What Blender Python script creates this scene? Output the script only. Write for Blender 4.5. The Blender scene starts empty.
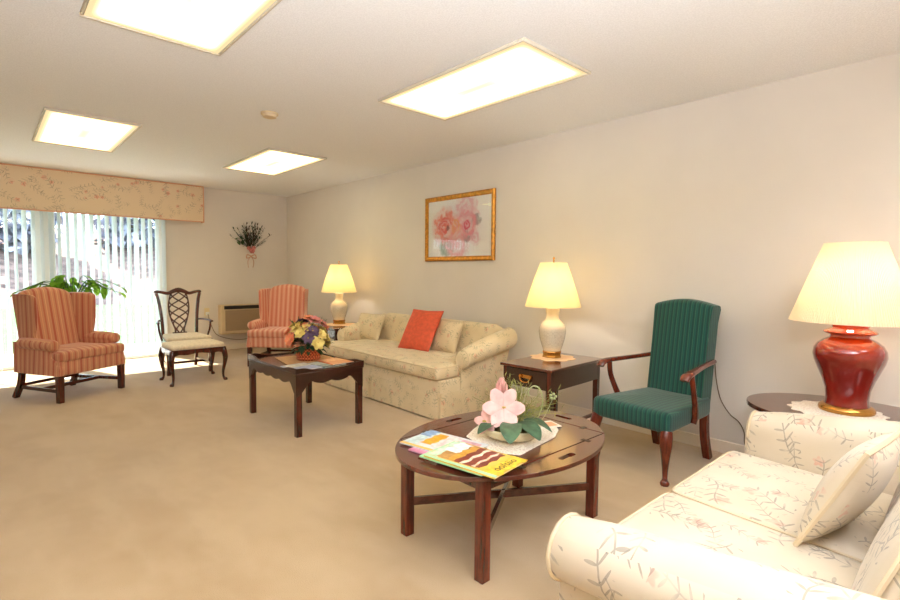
import bpy, bmesh, math, random
from mathutils import Vector, Matrix
PI = math.pi
random.seed(7)
S = bpy.context.scene
C = S.collection

# ------------------------------------------------------------------ helpers: colour and shader nodes
def srgb(r, g, b):
    f = lambda c: (c/255/12.92 if c/255 <= .04045 else ((c/255+.055)/1.055)**2.4)
    return (f(r), f(g), f(b), 1)

class X:
    """a node socket with arithmetic"""
    def __init__(s, nt, k): s.nt = nt; s.k = k
    def op(s, o, *a):
        n = s.nt.nodes.new('ShaderNodeMath'); n.operation = o
        for i, v in enumerate((s,)+a):
            if isinstance(v, X): s.nt.links.new(v.k, n.inputs[i])
            else: n.inputs[i].default_value = v
        return X(s.nt, n.outputs[0])
    def __add__(s, o): return s.op('ADD', o)
    def __sub__(s, o): return s.op('SUBTRACT', o)
    def __mul__(s, o): return s.op('MULTIPLY', o)
    def __truediv__(s, o): return s.op('DIVIDE', o)
    def lt(s, o): return s.op('LESS_THAN', o)
    def gt(s, o): return s.op('GREATER_THAN', o)
    def mn(s, o): return s.op('MINIMUM', o)
    def mx(s, o): return s.op('MAXIMUM', o)
    def abs(s): return s.op('ABSOLUTE')
    def sin(s): return s.op('SINE')
    def cos(s): return s.op('COSINE')
    def fract(s): return s.op('FRACT')
    def pw(s, e): return s.op('POWER', e)
    def step(s, a, b):
        n = s.nt.nodes.new('ShaderNodeMapRange'); n.interpolation_type = 'SMOOTHSTEP'
        s.nt.links.new(s.k, n.inputs['Value']); n.inputs['From Min'].default_value = a; n.inputs['From Max'].default_value = b
        return X(s.nt, n.outputs['Result'])

class Mat:
    def __init__(s, name, col=(.8, .8, .8, 1), rough=.6, **kw):
        s.m = bpy.data.materials.new(name); s.m.use_nodes = True
        s.nt = s.m.node_tree; s.b = s.nt.nodes['Principled BSDF']
        s.set('Base Color', col); s.set('Roughness', rough)
        for k, v in kw.items(): s.set(k.replace('_', ' '), v)
    def set(s, k, v):
        i = s.b.inputs[k]
        if isinstance(v, X): s.nt.links.new(v.k, i)
        else: i.default_value = v
    def n(s, t): return s.nt.nodes.new(t)
    def coord(s, which='Object', scale=(1, 1, 1), rot=(0, 0, 0)):
        tc = s.n('ShaderNodeTexCoord'); mp = s.n('ShaderNodeMapping')
        mp.inputs['Scale'].default_value = scale; mp.inputs['Rotation'].default_value = rot
        s.nt.links.new(tc.outputs[which], mp.inputs['Vector']); return X(s.nt, mp.outputs[0])
    def sep(s, v):
        n = s.n('ShaderNodeSeparateXYZ'); s.nt.links.new(v.k, n.inputs[0])
        return [X(s.nt, o) for o in n.outputs]
    def noise(s, v, scale, detail=2, rough=.5):
        n = s.n('ShaderNodeTexNoise'); s.nt.links.new(v.k, n.inputs['Vector'])
        n.inputs['Scale'].default_value = scale; n.inputs['Detail'].default_value = detail; n.inputs['Roughness'].default_value = rough
        return X(s.nt, n.outputs['Fac'])
    def mix(s, f, a, b):
        n = s.n('ShaderNodeMix'); n.data_type = 'RGBA'
        for i, v in ((0, f), (6, a), (7, b)):
            if isinstance(v, X): s.nt.links.new(v.k, n.inputs[i])
            else: n.inputs[i].default_value = v
        return X(s.nt, n.outputs[2])
    def bump(s, h, strength=.3, dist=.01):
        n = s.n('ShaderNodeBump'); n.inputs['Strength'].default_value = strength; n.inputs['Distance'].default_value = dist
        s.nt.links.new(h.k, n.inputs['Height']); s.nt.links.new(n.outputs[0], s.b.inputs['Normal'])

def plain(name, rgb, rough=.6, var=0, vs=8, bump=0, bs=60, bd=.004, **kw):
    m = Mat(name, srgb(*rgb), rough, **kw); co = m.coord()
    if var:
        f = m.noise(co, vs, 3)
        d = [max(0, c*(1-var)) for c in rgb]; l = [min(255, c*(1+var*.5)) for c in rgb]
        m.set('Base Color', m.mix(f.step(.3, .7), srgb(*d), srgb(*l)))
    if bump: m.bump(m.noise(co, bs, 3), bump, bd)
    return m.m

def wood(name, dark, light, rough=.28, axis=0, coat=.4):
    m = Mat(name, srgb(*dark), rough); m.set('Coat Weight', coat); m.set('Coat Roughness', .12)
    sc = [14, 14, 14]; sc[axis] = 1.6
    co = m.coord('Object', tuple(sc))
    f = m.noise(co, 3.2, 5, .6)
    m.set('Base Color', m.mix(f.step(.3, .72), srgb(*dark), srgb(*light)))
    return m.m

def sprig_layer(m, uv, scale, seed, leaf_w=.022, density=1.0):
    """returns (stem+leaf mask, flower mask, cell random)"""
    mp = m.n('ShaderNodeMapping'); mp.inputs['Scale'].default_value = (scale, scale, scale); mp.inputs['Location'].default_value = (seed*3.7, seed*1.3, 0)
    m.nt.links.new(uv.k, mp.inputs['Vector'])
    v = m.n('ShaderNodeTexVoronoi'); v.voronoi_dimensions = '2D'; v.feature = 'F1'; v.inputs['Scale'].default_value = 1; v.inputs['Randomness'].default_value = .75
    m.nt.links.new(mp.outputs[0], v.inputs['Vector'])
    d = m.n('ShaderNodeVectorMath'); d.operation = 'SUBTRACT'
    m.nt.links.new(mp.outputs[0], d.inputs[0]); m.nt.links.new(v.outputs['Position'], d.inputs[1])
    px, py, _ = m.sep(X(m.nt, d.outputs[0]))
    cr, cg, cb = m.sep(X(m.nt, v.outputs['Color']))
    a = cr*6.283
    c, s_ = a.cos(), a.sin()
    x = c*px + s_*py; y = c*py - s_*px
    xs = x - (y*5.0).sin()*.1
    inr = y.abs().lt(.36)
    stem = xs.abs().lt(.012)*y.abs().lt(.4)
    ax = xs.abs()
    lv = ((y/.17 - ax*3.2).fract() - .5)*.17
    u = (ax-.085)/.08; w = lv/leaf_w
    leaf = (u*u + w*w).lt(1.0)*inr
    m1 = stem.mx(leaf)*cg.lt(density)
    fx = x; fy = y - .3
    r = (fx*fx+fy*fy).pw(.5)
    th = fy.op('ARCTAN2', fx)
    pet = (th*5.0).cos()*.03 + .12
    fl = (r/pet).step(1.05, .75)*cb.gt(.45)
    return m1, fl, cb

def floral(name, base, leafc, flowc, scale=5.0, la=.6, fa=.6, layers=2, rough=.8, seed=1, leaf_w=.022, base2=None):
    m = Mat(name, srgb(*base), rough); m.set('Sheen Weight', .2)
    uv = m.coord('UV')
    col = srgb(*base)
    nz = m.noise(uv, 3.5, 3)
    col = m.mix(nz.step(.35, .7), srgb(*base), srgb(*(base2 or base)))
    for k in range(layers):
        l, f, cb = sprig_layer(m, uv, scale*(1+.37*k), seed+k*2.1, leaf_w)
        soft = m.noise(uv, 18, 2).step(.25, .6)
        col = m.mix(f*fa*soft, col, srgb(*flowc))
        col = m.mix(l*la*soft, col, srgb(*leafc))
    m.set('Base Color', col)
    m.bump(m.noise(m.coord('UV', (1, 1, 1)), 420, 2), .12, .001)
    return m.m

def stripes(name, base, bands, period, rough=.85):
    """bands: (start, end, rgb) in fractions of the period"""
    m = Mat(name, srgb(*base), rough); m.set('Sheen Weight', .25)
    uv = m.coord('UV'); u, v, _ = m.sep(uv)
    t = (u/period + 100.13).fract()
    col = srgb(*base)
    for a, b, rgb in bands:
        col = m.mix(t.step(a-.012, a+.012)*t.step(b+.012, b-.012), col, srgb(*rgb))
    nz = m.noise(m.coord('UV', (60, 14, 1)), 3, 2)
    col = m.mix(nz*.25, col, srgb(*[c*.7 for c in base]))
    m.set('Base Color', col)
    m.bump(m.noise(uv, 500, 2), .15, .001)
    return m.m

# ------------------------------------------------------------------ helpers: geometry
class G:
    def __init__(s): s.v = []; s.f = []; s.mi = []
    def add(s, vs, fs, m=0):
        o = len(s.v); s.v += [tuple(p) for p in vs]
        for f in fs: s.f.append([i+o for i in f]); s.mi.append(m)
        return s
    def box(s, x0, x1, y0, y1, z0, z1, m=0):
        v = [(x, y, z) for z in (z0, z1) for y in (y0, y1) for x in (x0, x1)]
        return s.add(v, [(0, 2, 3, 1), (4, 5, 7, 6), (0, 1, 5, 4), (2, 6, 7, 3), (0, 4, 6, 2), (1, 3, 7, 5)], m)
    def loft(s, rings, m=0, cap=True, closed=True):
        n = len(rings[0]); v = [p for r in rings for p in r]; f = []
        for i in range(len(rings)-1):
            for j in range(n if closed else n-1):
                k = (j+1) % n
                f.append((i*n+j, i*n+k, (i+1)*n+k, (i+1)*n+j))
        if cap:
            f.append(tuple(range(n-1, -1, -1))); f.append(tuple(range((len(rings)-1)*n, len(rings)*n)))
        return s.add(v, f, m)
    def tube(s, pts, rad, n=10, m=0, sq=False, cap=True, up=None):
        P = [Vector(p) for p in pts]; L = len(P); rings = []
        if not isinstance(rad, (list,)): rad = [rad]*L
        ref = Vector(up) if up else None
        for i in range(L):
            t = (P[min(i+1, L-1)]-P[max(i-1, 0)]).normalized()
            if ref is None:
                ref = Vector((0, 0, 1)) if abs(t.z) < .9 else Vector((1, 0, 0))
            a = (ref - t*ref.dot(t)).normalized(); b = t.cross(a)
            if not up: ref = a
            rx, ry = rad[i] if isinstance(rad[i], tuple) else (rad[i], rad[i])
            if sq: ring = [P[i]+a*rx*q+b*ry*w for q, w in ((1, -1), (1, 1), (-1, 1), (-1, -1))]
            else: ring = [P[i]+a*rx*math.cos(2*PI*k/n)+b*ry*math.sin(2*PI*k/n) for k in range(n)]
            rings.append(ring)
        return s.loft(rings, m, cap)
    def lathe(s, prof, n=32, c=(0, 0, 0), m=0, mod=None):
        rings = []
        for r, z in prof:
            rings.append([(c[0]+r*(mod(k) if mod else 1)*math.cos(2*PI*k/n), c[1]+r*(mod(k) if mod else 1)*math.sin(2*PI*k/n), c[2]+z) for k in range(n)])
        return s.loft(rings, m, cap=True)
    def shell(s, prof, n=48, c=(0, 0, 0), t=.002, m=0, mod=None):
        """thin open surface of revolution with real thickness"""
        p = list(prof)+[(r-t, z) for r, z in reversed(prof)]
        rings = [[(c[0]+r*(mod(k) if mod else 1)*math.cos(2*PI*k/n), c[1]+r*(mod(k) if mod else 1)*math.sin(2*PI*k/n), c[2]+z) for k in range(n)] for r, z in p]
        rings.append(rings[0])
        return s.loft(rings, m, cap=False)
    def softbox(s, x0, x1, y0, y1, z0, z1, r=.03, puff=(0, 0, 0), k=5, m=0, sym=(1, 1, 1)):
        hs = [(x1-x0)/2, (y1-y0)/2, (z1-z0)/2]; c = [(x0+x1)/2, (y0+y1)/2, (z0+z1)/2]
        r = min(r, min(hs)*.98)
        band = [r*math.tan(math.radians(a)) for a in (15, 30, 45)]
        ax = []
        for h in hs:
            hi = h-r
            pos = [hi*(-1+2*i/k) for i in range(k+1)]
            ax.append([-(hi+b) for b in reversed(band)] + pos + [hi+b for b in band])
        idx = {}; V = []; F = []
        def vid(p):
            q = [max(-(hs[i]-r), min(hs[i]-r, p[i])) for i in range(3)]
            d = Vector([p[i]-q[i] for i in range(3)])
            if d.length > 1e-9: d = d.normalized()*r
            o = [q[i]+d[i] for i in range(3)]
            w = list(o)
            for a in range(3):
                if puff[a]:
                    b1, b2 = [(1-(o[e]/hs[e])**2) for e in range(3) if e != a]
                    sg = (o[a]/hs[a])
                    if sg < 0: sg *= sym[a]
                    w[a] += puff[a]*max(b1, 0)**.8*max(b2, 0)**.8*sg
            key = tuple(round(t, 6) for t in o)
            if key not in idx: idx[key] = len(V); V.append(tuple(w[i]+c[i] for i in range(3)))
            return idx[key]
        for a in range(3):
            e, g = (a+1) % 3, (a+2) % 3
            for sg in (-1, 1):
                for i in range(len(ax[e])-1):
                    for j in range(len(ax[g])-1):
                        q = []
                        for ii, jj in ((i, j), (i+1, j), (i+1, j+1), (i, j+1)):
                            p = [0, 0, 0]; p[a] = sg*hs[a]; p[e] = ax[e][ii]; p[g] = ax[g][jj]; q.append(vid(p))
                        if len(set(q)) >= 3:
                            if sg < 0: q.reverse()
                            F.append(tuple(dict.fromkeys(q)))
        return s.add(V, F, m)
    def prism(s, outline, a0, a1, plane='xy', holes=(), m=0):
        """extruded flat outline (with holes) ; plane xy -> along z, xz -> along y, yz -> along x"""
        bm = bmesh.new()
        for lp in [outline]+list(holes):
            vs = [bm.verts.new((p[0], p[1], 0)) for p in lp]
            for i in range(len(vs)): bm.edges.new((vs[i], vs[(i+1) % len(vs)]))
        bmesh.ops.triangle_fill(bm, use_beauty=True, use_dissolve=False, edges=bm.edges[:])
        bmesh.ops.recalc_face_normals(bm, faces=bm.faces[:])
        bm.verts.ensure_lookup_table()
        for i, v in enumerate(bm.verts): v.index = i
        n = len(bm.verts); co = [(v.co.x, v.co.y) for v in bm.verts]
        fs = []
        for f in bm.faces:
            q = [v.index for v in f.verts]
            if f.normal.z < 0: q.reverse()
            fs.append(tuple(i+n for i in q)); fs.append(tuple(reversed(q)))
        for e in bm.edges:
            if len(e.link_faces) == 1:
                f = e.link_faces[0]; q = [v.index for v in f.verts]
                if f.normal.z < 0: q.reverse()
                i, j = e.verts[0].index, e.verts[1].index
                if q[(q.index(i)+1) % len(q)] != j: i, j = j, i
                fs.append((i, j, j+n, i+n))
        bm.free()
        M = {'xy': lambda p, h: (p[0], p[1], h), 'xz': lambda p, h: (p[0], h, p[1]), 'yz': lambda p, h: (h, p[0], p[1])}[plane]
        return s.add([M(p, a0) for p in co]+[M(p, a1) for p in co], fs, m)
    def puffy(s, outline, z0, z1, r=.03, crown=.0, rc=.045, m=0, ctr=None):
        o = fillet(outline, rc); R = []
        for a in (0, 30, 60, 90):
            t = math.radians(a); R.append((r*(1-math.sin(t)), z0+r*(1-math.cos(t))))
        for a in (0, 30, 60, 90):
            t = math.radians(a); R.append((r*(1-math.cos(t)), z1-r+r*math.sin(t)))
        rings = [[(p[0], p[1], z) for p in inset(o, d)] for d, z in R]
        last = rings[-1]; first = rings[0]
        if ctr is None: ctr = (sum(p[0] for p in last)/len(last), sum(p[1] for p in last)/len(last))
        sc = lambda ring, k, z: [(ctr[0]+(p[0]-ctr[0])*k, ctr[1]+(p[1]-ctr[1])*k, z) for p in ring]
        for k in (.93, .84, .7, .5, .3, .1, .02): rings.append(sc(last, k, z1+crown*(1-k*k)))
        rings = [sc(first, k, z0) for k in (.02, .5)]+rings
        return s.loft(rings, m)
    def leaf(s, b, d, L, W, droop=.3, m=0, n=5, cup=.15, tip=.0, side=None, shape=None):
        b = Vector(b); d = Vector(d).normalized()
        sd = Vector(side) if side else d.cross(Vector((0, 0, 1)))
        if sd.length < 1e-3: sd = Vector((1, 0, 0))
        sd.normalize(); nm = sd.cross(d).normalized()
        V = []
        p = b.copy(); dd = d.copy()
        for i in range(n+1):
            t = i/n
            w = W*.5*((math.sin(PI*min(t*.92+.06, 1))**.8) if shape is None else shape(t))
            up = sd.cross(dd).normalized()
            V += [p-sd*w+up*w*cup, p.copy(), p+sd*w+up*w*cup]
            dd = (dd - nm*droop/n*1.4).normalized() if True else dd
            p = p+dd*(L/n)
        F = []
        for i in range(n):
            a = i*3
            F += [(a, a+1, a+4, a+3), (a+1, a+2, a+5, a+4)]
        return s.add(V, F, m)

def fillet(o, r, n=4):
    out = []; N = len(o)
    for i in range(N):
        p = Vector((*o[i][:2], 0)); a = Vector((*o[i-1][:2], 0))-p; b = Vector((*o[(i+1) % N][:2], 0))-p
        la, lb = a.length, b.length
        if la < 1e-6 or lb < 1e-6: out.append((p.x, p.y)); continue
        a /= la; b /= lb
        ang = a.angle(b)
        if ang > PI-.05: out.append((p.x, p.y)); continue
        d = min(r/math.tan(ang/2), la*.49, lb*.49)
        p0, p1 = p+a*d, p+b*d
        for k in range(n+1):
            t = k/n
            q = p0*(1-t)**2 + p*2*t*(1-t) + p1*t*t
            out.append((q.x, q.y))
    return out

def inset(o, d):
    N = len(o); res = []
    A = sum(o[i-1][0]*o[i][1]-o[i][0]*o[i-1][1] for i in range(N)); sg = 1 if A > 0 else -1
    for i in range(N):
        p = Vector(o[i]); a = (p-Vector(o[i-1])); b = (Vector(o[(i+1) % N])-p)
        if a.length < 1e-9: a = b
        if b.length < 1e-9: b = a
        a = a.normalized(); b = b.normalized()
        na = Vector((-a.y, a.x))*sg; nb = Vector((-b.y, b.x))*sg
        m = na+nb; l = m.length
        m = (m/l)/max(.5, l/2) if l > 1e-6 else na
        res.append((p.x+m.x*d, p.y+m.y*d))
    return res

def smooth_curve(pts, n=6):
    """Catmull-Rom through points"""
    P = [Vector(p) for p in pts]; out = []
    for i in range(len(P)-1):
        p0, p1, p2, p3 = P[max(i-1, 0)], P[i], P[i+1], P[min(i+2, len(P)-1)]
        for k in range(n):
            t = k/n
            out.append(.5*((2*p1)+(p2-p0)*t+(2*p0-5*p1+4*p2-p3)*t*t+(3*p1-p0-3*p2+p3)*t**3))
    out.append(P[-1]); return out
def lerp_list(vals, N):
    out = []
    for i in range(N):
        t = i/(N-1)*(len(vals)-1); k = min(int(t), len(vals)-2); f = t-k
        a, b = vals[k], vals[k+1]
        out.append(tuple(x*(1-f)+y*f for x, y in zip(a, b)) if isinstance(a, tuple) else a*(1-f)+b*f)
    return out

def boxuv(me):
    uv = me.uv_layers.new(name='UVMap').data
    vs = me.vertices; buf = [0.0]*(2*len(me.loops))
    for p in me.polygons:
        n = p.normal; ax, ay, az = abs(n.x), abs(n.y), abs(n.z)
        for li in p.loop_indices:
            c = vs[me.loops[li].vertex_index].co
            if ax >= ay and ax >= az: a, b = c.y, c.z
            elif ay >= az: a, b = c.x, c.z
            else: a, b = c.x, c.y
            buf[2*li] = a; buf[2*li+1] = b
    uv.foreach_set('uv', buf)

def build(name, g, mats, parent=None, bevel=0, smooth=40, sub=0, loc=None, rot=None):
    me = bpy.data.meshes.new(name)
    me.from_pydata([tuple(v) for v in g.v], [], g.f); me.update()
    if not isinstance(mats, (list, tuple)): mats = [mats]
    for m in mats: me.materials.append(m)
    if len(mats) > 1: me.polygons.foreach_set('material_index', g.mi)
    bm = bmesh.new(); bm.from_mesh(me); bmesh.ops.recalc_face_normals(bm, faces=bm.faces[:]); bm.to_mesh(me); bm.free()
    boxuv(me)
    me.shade_smooth()
    me.set_sharp_from_angle(angle=math.radians(smooth))
    o = bpy.data.objects.new(name, me); C.objects.link(o)
    if parent: o.parent = parent
    if loc: o.location = loc
    if rot: o.rotation_euler = rot
    if bevel:
        b = o.modifiers.new('bevel', 'BEVEL'); b.width = bevel; b.segments = 2; b.limit_method = 'ANGLE'; b.angle_limit = math.radians(50)
        b.harden_normals = False
    if sub:
        b = o.modifiers.new('sub', 'SUBSURF'); b.levels = sub; b.render_levels = sub
    return o
def tag(o, label, cat, group=None, kind=None):
    o['label'] = label; o['category'] = cat
    if group: o['group'] = group
    if kind: o['kind'] = kind
    return o
def thing(name, label, cat, loc=(0, 0, 0), rotz=0, group=None):
    o = bpy.data.objects.new(name, None); C.objects.link(o); o.empty_display_size = .1
    o.location = loc; o.rotation_euler = (0, 0, math.radians(rotz)); return tag(o, label, cat, group)
def struct(name, g, m, parent=None, bevel=0, smooth=30):
    o = build(name, g, m, parent, bevel, smooth)
    if not parent: o['kind'] = 'structure'
    return o
def kids(o): return [c for c in C.objects if c.parent == o]
def dup(o, loc, rotz=None, label=None, parent=None):
    c = o.copy(); C.objects.link(c)
    if parent: c.parent = parent
    else:
        c.location = loc
        if rotz is not None: c.rotation_euler = (0, 0, math.radians(rotz))
        if label: c['label'] = label
    for k in kids(o): dup(k, None, parent=c)
    return c
# ------------------------------------------------------------------ materials
M = {}
def mk_carpet():
    m = Mat('carpet', srgb(206, 176, 134), .95); co = m.coord()
    a = m.noise(co, 1.3, 4, .6); b = m.noise(co, 260, 2); w = m.noise(m.coord('Object', (1, .35, 1), (0, 0, .6)), 5, 3)
    col = m.mix(a.step(.3, .7), srgb(180, 152, 112), srgb(196, 170, 132))
    col = m.mix(w.step(.42, .66)*.45, col, srgb(204, 180, 144))
    col = m.mix(b.step(.35, .65)*.25, col, srgb(160, 130, 92))
    m.set('Base Color', col); m.set('Sheen Weight', .3); m.bump(b, .5, .006); return m.m
M['carpet'] = mk_carpet()
M['wall'] = plain('wall_paint', (222, 216, 208), .75, var=.012, vs=2, bump=.06, bs=120, bd=.002)
M['ceil'] = plain('stippled_ceiling', (233, 234, 236), .9, var=.03, vs=130, bump=.35, bs=190, bd=.01)
M['trim'] = plain('trim_paint', (232, 222, 206), .45)
M['white'] = plain('white_frame', (238, 240, 238), .4)
M['maho'] = wood('mahogany', (46, 14, 8), (92, 34, 20), .25, 2)
M['mahox'] = wood('mahogany_rail', (50, 16, 9), (98, 36, 21), .22, 0)
M['red_maho'] = wood('red_mahogany', (74, 24, 12), (122, 48, 28), .25, 2)
M['red_mahox'] = wood('red_mahogany_top', (72, 30, 20), (104, 48, 34), .16, 0, .8)
M['dark'] = wood('dark_walnut', (36, 14, 9), (66, 28, 18), .2, 0, .6)
M['brass'] = plain('brass', (198, 146, 76), .22, Metallic=1.0)
M['gold'] = plain('gilt_frame', (204, 140, 56), .32, var=.15, vs=30, Metallic=.75)
M['black'] = plain('black_plastic', (24, 22, 20), .4)
M['dkmetal'] = plain('dark_hinge_metal', (52, 46, 38), .4, Metallic=.7)
M['coral'] = plain('coral_cloth', (222, 96, 66), .85, var=.06, vs=30, bump=.2, bs=400, bd=.001)
M['cream_seat'] = plain('cream_damask', (230, 217, 194), .8, var=.05, vs=40, bump=.15, bs=300, bd=.001)
M['sofa'] = floral('floral_tapestry', (218, 200, 164), (140, 138, 104), (222, 156, 130), 5.6, .55, .55, 2, seed=1, base2=(226, 210, 178), leaf_w=.026)
M['sofa_white'] = floral('cream_floral_cotton', (208, 194, 170), (128, 120, 110), (212, 150, 130), 4.4, .66, .62, 2, seed=3, base2=(217, 204, 184), leaf_w=.02)
M['valance'] = floral('valance_floral', (226, 206, 176), (146, 130, 106), (220, 144, 122), 4.2, .6, .7, 2, seed=5, leaf_w=.02)
M['piping'] = plain('peach_piping', (216, 164, 134), .8)
M['cord_welt'] = plain('cream_welt', (212, 194, 162), .8)
M['salmon'] = stripes('salmon_stripe', (204, 144, 112), [(.0, .16, (184, 94, 76)), (.30, .36, (222, 170, 128)), (.5, .62, (194, 112, 88)), (.74, .8, (226, 178, 138))], .125)
M['pink'] = stripes('pink_stripe', (222, 152, 128), [(.0, .14, (208, 118, 98)), (.24, .40, (234, 192, 164)), (.5, .62, (210, 122, 102)), (.74, .9, (230, 182, 154))], .125)
M['green'] = stripes('green_stripe', (3, 74, 66), [(.0, .3, (2, 54, 50)), (.44, .52, (58, 112, 82)), (.78, .84, (20, 92, 78))], .030)
def mk_shade(name, rgb, em):
    m = bpy.data.materials.new(name); m.use_nodes = True; nt = m.node_tree; nt.nodes.clear()
    o = nt.nodes.new('ShaderNodeOutputMaterial'); d = nt.nodes.new('ShaderNodeBsdfDiffuse'); t = nt.nodes.new('ShaderNodeBsdfTranslucent'); mx = nt.nodes.new('ShaderNodeMixShader')
    d.inputs[0].default_value = srgb(*rgb); t.inputs[0].default_value = srgb(*em); mx.inputs[0].default_value = .55
    nt.links.new(d.outputs[0], mx.inputs[1]); nt.links.new(t.outputs[0], mx.inputs[2]); nt.links.new(mx.outputs[0], o.inputs[0]); return m
M['shade'] = mk_shade('cream_shade', (244, 234, 206), (255, 238, 192))
M['shade_pleat'] = mk_shade('pleated_shade', (246, 238, 222), (255, 242, 214))
M['slat'] = mk_shade('blind_vinyl', (236, 240, 240), (236, 242, 244))
def mk_ceramic():
    m = Mat('crackle_ceramic', srgb(232, 220, 196), .18); m.set('Coat Weight', .5); co = m.coord()
    _, _, z = m.sep(co)
    n = m.noise(co, 55, 4, .7)
    v = m.n('ShaderNodeTexVoronoi'); v.feature = 'DISTANCE_TO_EDGE'; v.inputs['Scale'].default_value = 45; m.nt.links.new(co.k, v.inputs['Vector'])
    e = X(m.nt, v.outputs[0]).step(.08, .0)
    body = z.step(.06, .1)*z.step(.25, .2)
    col = m.mix(body, srgb(236, 220, 190), srgb(222, 214, 192))
    col = m.mix(e*body*.5, col, srgb(178, 166, 138)); m.set('Base Color', col); return m.m
M['ceramic'] = mk_ceramic()
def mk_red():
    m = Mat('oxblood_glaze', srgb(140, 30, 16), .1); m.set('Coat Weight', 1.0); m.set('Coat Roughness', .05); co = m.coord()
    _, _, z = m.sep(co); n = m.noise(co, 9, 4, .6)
    col = m.mix((z + n*.12).step(.34, .46), srgb(128, 26, 18), srgb(196, 62, 22)); m.set('Base Color', col); return m.m  # orange towards the top paints the lamp's warm glow into the glaze
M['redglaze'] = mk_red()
def lace(name, rgb, rgb2, sc):
    m = Mat(name, srgb(*rgb), .8); co = m.coord()
    v = m.n('ShaderNodeTexVoronoi'); v.feature = 'DISTANCE_TO_EDGE'; v.inputs['Scale'].default_value = sc; m.nt.links.new(co.k, v.inputs['Vector'])
    m.set('Base Color', m.mix(X(m.nt, v.outputs[0]).step(.1, .25)*.7, srgb(*rgb), srgb(*rgb2))); return m.m
M['lace'] = lace('white_lace', (238, 230, 216), (206, 186, 170), 70)
M['peach_lace'] = lace('peach_doily', (244, 208, 166), (236, 182, 140), 80)
M['runner'] = plain('tan_runner', (206, 160, 112), .85, var=.08, vs=60)
def mk_basket():
    m = Mat('russet_wicker', srgb(186, 84, 44), .5); co = m.coord('Object', (1, 1, 1))
    x, y, z = m.sep(co); th = y.op('ARCTAN2', x)
    w = ((th*26.0).sin()*((z*210.0).sin()))
    m.set('Base Color', m.mix(w.step(-.4, .5), srgb(146, 52, 24), srgb(222, 122, 74))); m.bump(w, .6, .004); return m.m
M['basket'] = mk_basket()
M['leaf'] = plain('leaf_green', (66, 104, 58), .5, var=.25, vs=20)
M['leaf_dk'] = plain('leaf_dark_green', (44, 74, 46), .5, var=.25, vs=20)
M['leaf_pale'] = plain('leaf_blue_green', (72, 104, 76), .45, var=.2, vs=25)
M['leaf_lit'] = mk_shade('houseplant_leaf', (112, 166, 66), (150, 196, 70))
M['fern'] = plain('dry_grass_green', (152, 158, 86), .7)
M['twig'] = plain('twig_brown', (74, 52, 36), .8)
M['yellow'] = plain('pale_yellow_petal', (242, 224, 140), .6)
M['peach'] = plain('peach_petal', (238, 148, 108), .6)
M['purple'] = plain('violet_petal', (116, 92, 128), .6)
M['rose'] = plain('rose_petal', (206, 128, 124), .6)
M['pinkpet'] = plain('blush_petal', (240, 192, 186), .55, var=.08, vs=25)
M['stamen'] = plain('stamen_yellow', (206, 178, 96), .6)
M['bowl'] = plain('cream_bowl', (238, 224, 184), .3, var=.05)
M['tendril'] = plain('pale_green_wire', (176, 188, 140), .5)
M['ribbon'] = plain('pink_ribbon', (204, 164, 138), .6)
M['ac_case'] = plain('beige_steel', (206, 184, 148), .5)
M['ac_grille'] = None
def mk_grille():
    m = Mat('beige_grille', srgb(182, 156, 120), .5); co = m.coord(); x, y, z = m.sep(co)
    w = ((z*62.0).fract()).lt(.35)
    m.set('Base Color', m.mix(w*.6, srgb(168, 144, 114), srgb(112, 92, 70))); return m.m
M['ac_grille'] = mk_grille()
M['cream_plastic'] = plain('ivory_plastic', (226, 210, 166), .4)
M['cordgrey'] = plain('grey_cord', (120, 106, 84), .6)
M['pot'] = plain('grey_stoneware', (150, 150, 146), .5)
def mk_pane():
    m = bpy.data.materials.new('clear_glass'); m.use_nodes = True; nt = m.node_tree; nt.nodes.clear()
    o = nt.nodes.new('ShaderNodeOutputMaterial'); t = nt.nodes.new('ShaderNodeBsdfTransparent'); g = nt.nodes.new('ShaderNodeBsdfGlossy'); mx = nt.nodes.new('ShaderNodeMixShader')
    lw = nt.nodes.new('ShaderNodeLayerWeight'); lw.inputs[0].default_value = .5
    f = X(nt, lw.outputs['Facing']).pw(5.0)*.8+.035
    g.inputs['Roughness'].default_value = .02; t.inputs[0].default_value = (.97, .985, .98, 1)
    nt.links.new(f.k, mx.inputs[0]); nt.links.new(t.outputs[0], mx.inputs[1]); nt.links.new(g.outputs[0], mx.inputs[2]); nt.links.new(mx.outputs[0], o.inputs[0]); return m
M['glass'] = mk_pane()
def mk_diffuser():
    m = bpy.data.materials.new('lit_diffuser'); m.use_nodes = True; nt = m.node_tree; nt.nodes.clear()
    o = nt.nodes.new('ShaderNodeOutputMaterial'); e = nt.nodes.new('ShaderNodeEmission')
    tc = nt.nodes.new('ShaderNodeTexCoord'); sp = nt.nodes.new('ShaderNodeSeparateXYZ'); nt.links.new(tc.outputs['Object'], sp.inputs[0])
    x = X(nt, sp.outputs[0]); y = X(nt, sp.outputs[1])
    # two pairs of tubes along the fitting: dimmer between them and at the rim
    edge = x.abs().step(.29, .22)*y.abs().step(.63, .54)
    gap = x.abs().step(.0, .12)
    mid = y.abs().step(.05, .5)
    st = edge*.82*(gap.mx(mid)*.86+.14)+.18
    mx = nt.nodes.new('ShaderNodeMix'); mx.data_type = 'RGBA'; nt.links.new(st.k, mx.inputs[0])
    mx.inputs[6].default_value = (1, .74, .40, 1); mx.inputs[7].default_value = (1, .87, .45, 1)
    nt.links.new(mx.outputs[2], e.inputs[0]); nt.links.new((st*LAMP_E).k, e.inputs[1]); nt.links.new(e.outputs[0], o.inputs[0]); return m
LAMP_E = 6.0
M['diffuser'] = mk_diffuser()
M['lawn'] = plain('lawn_grass', (70, 116, 58), .9, var=.25, vs=6)
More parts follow.
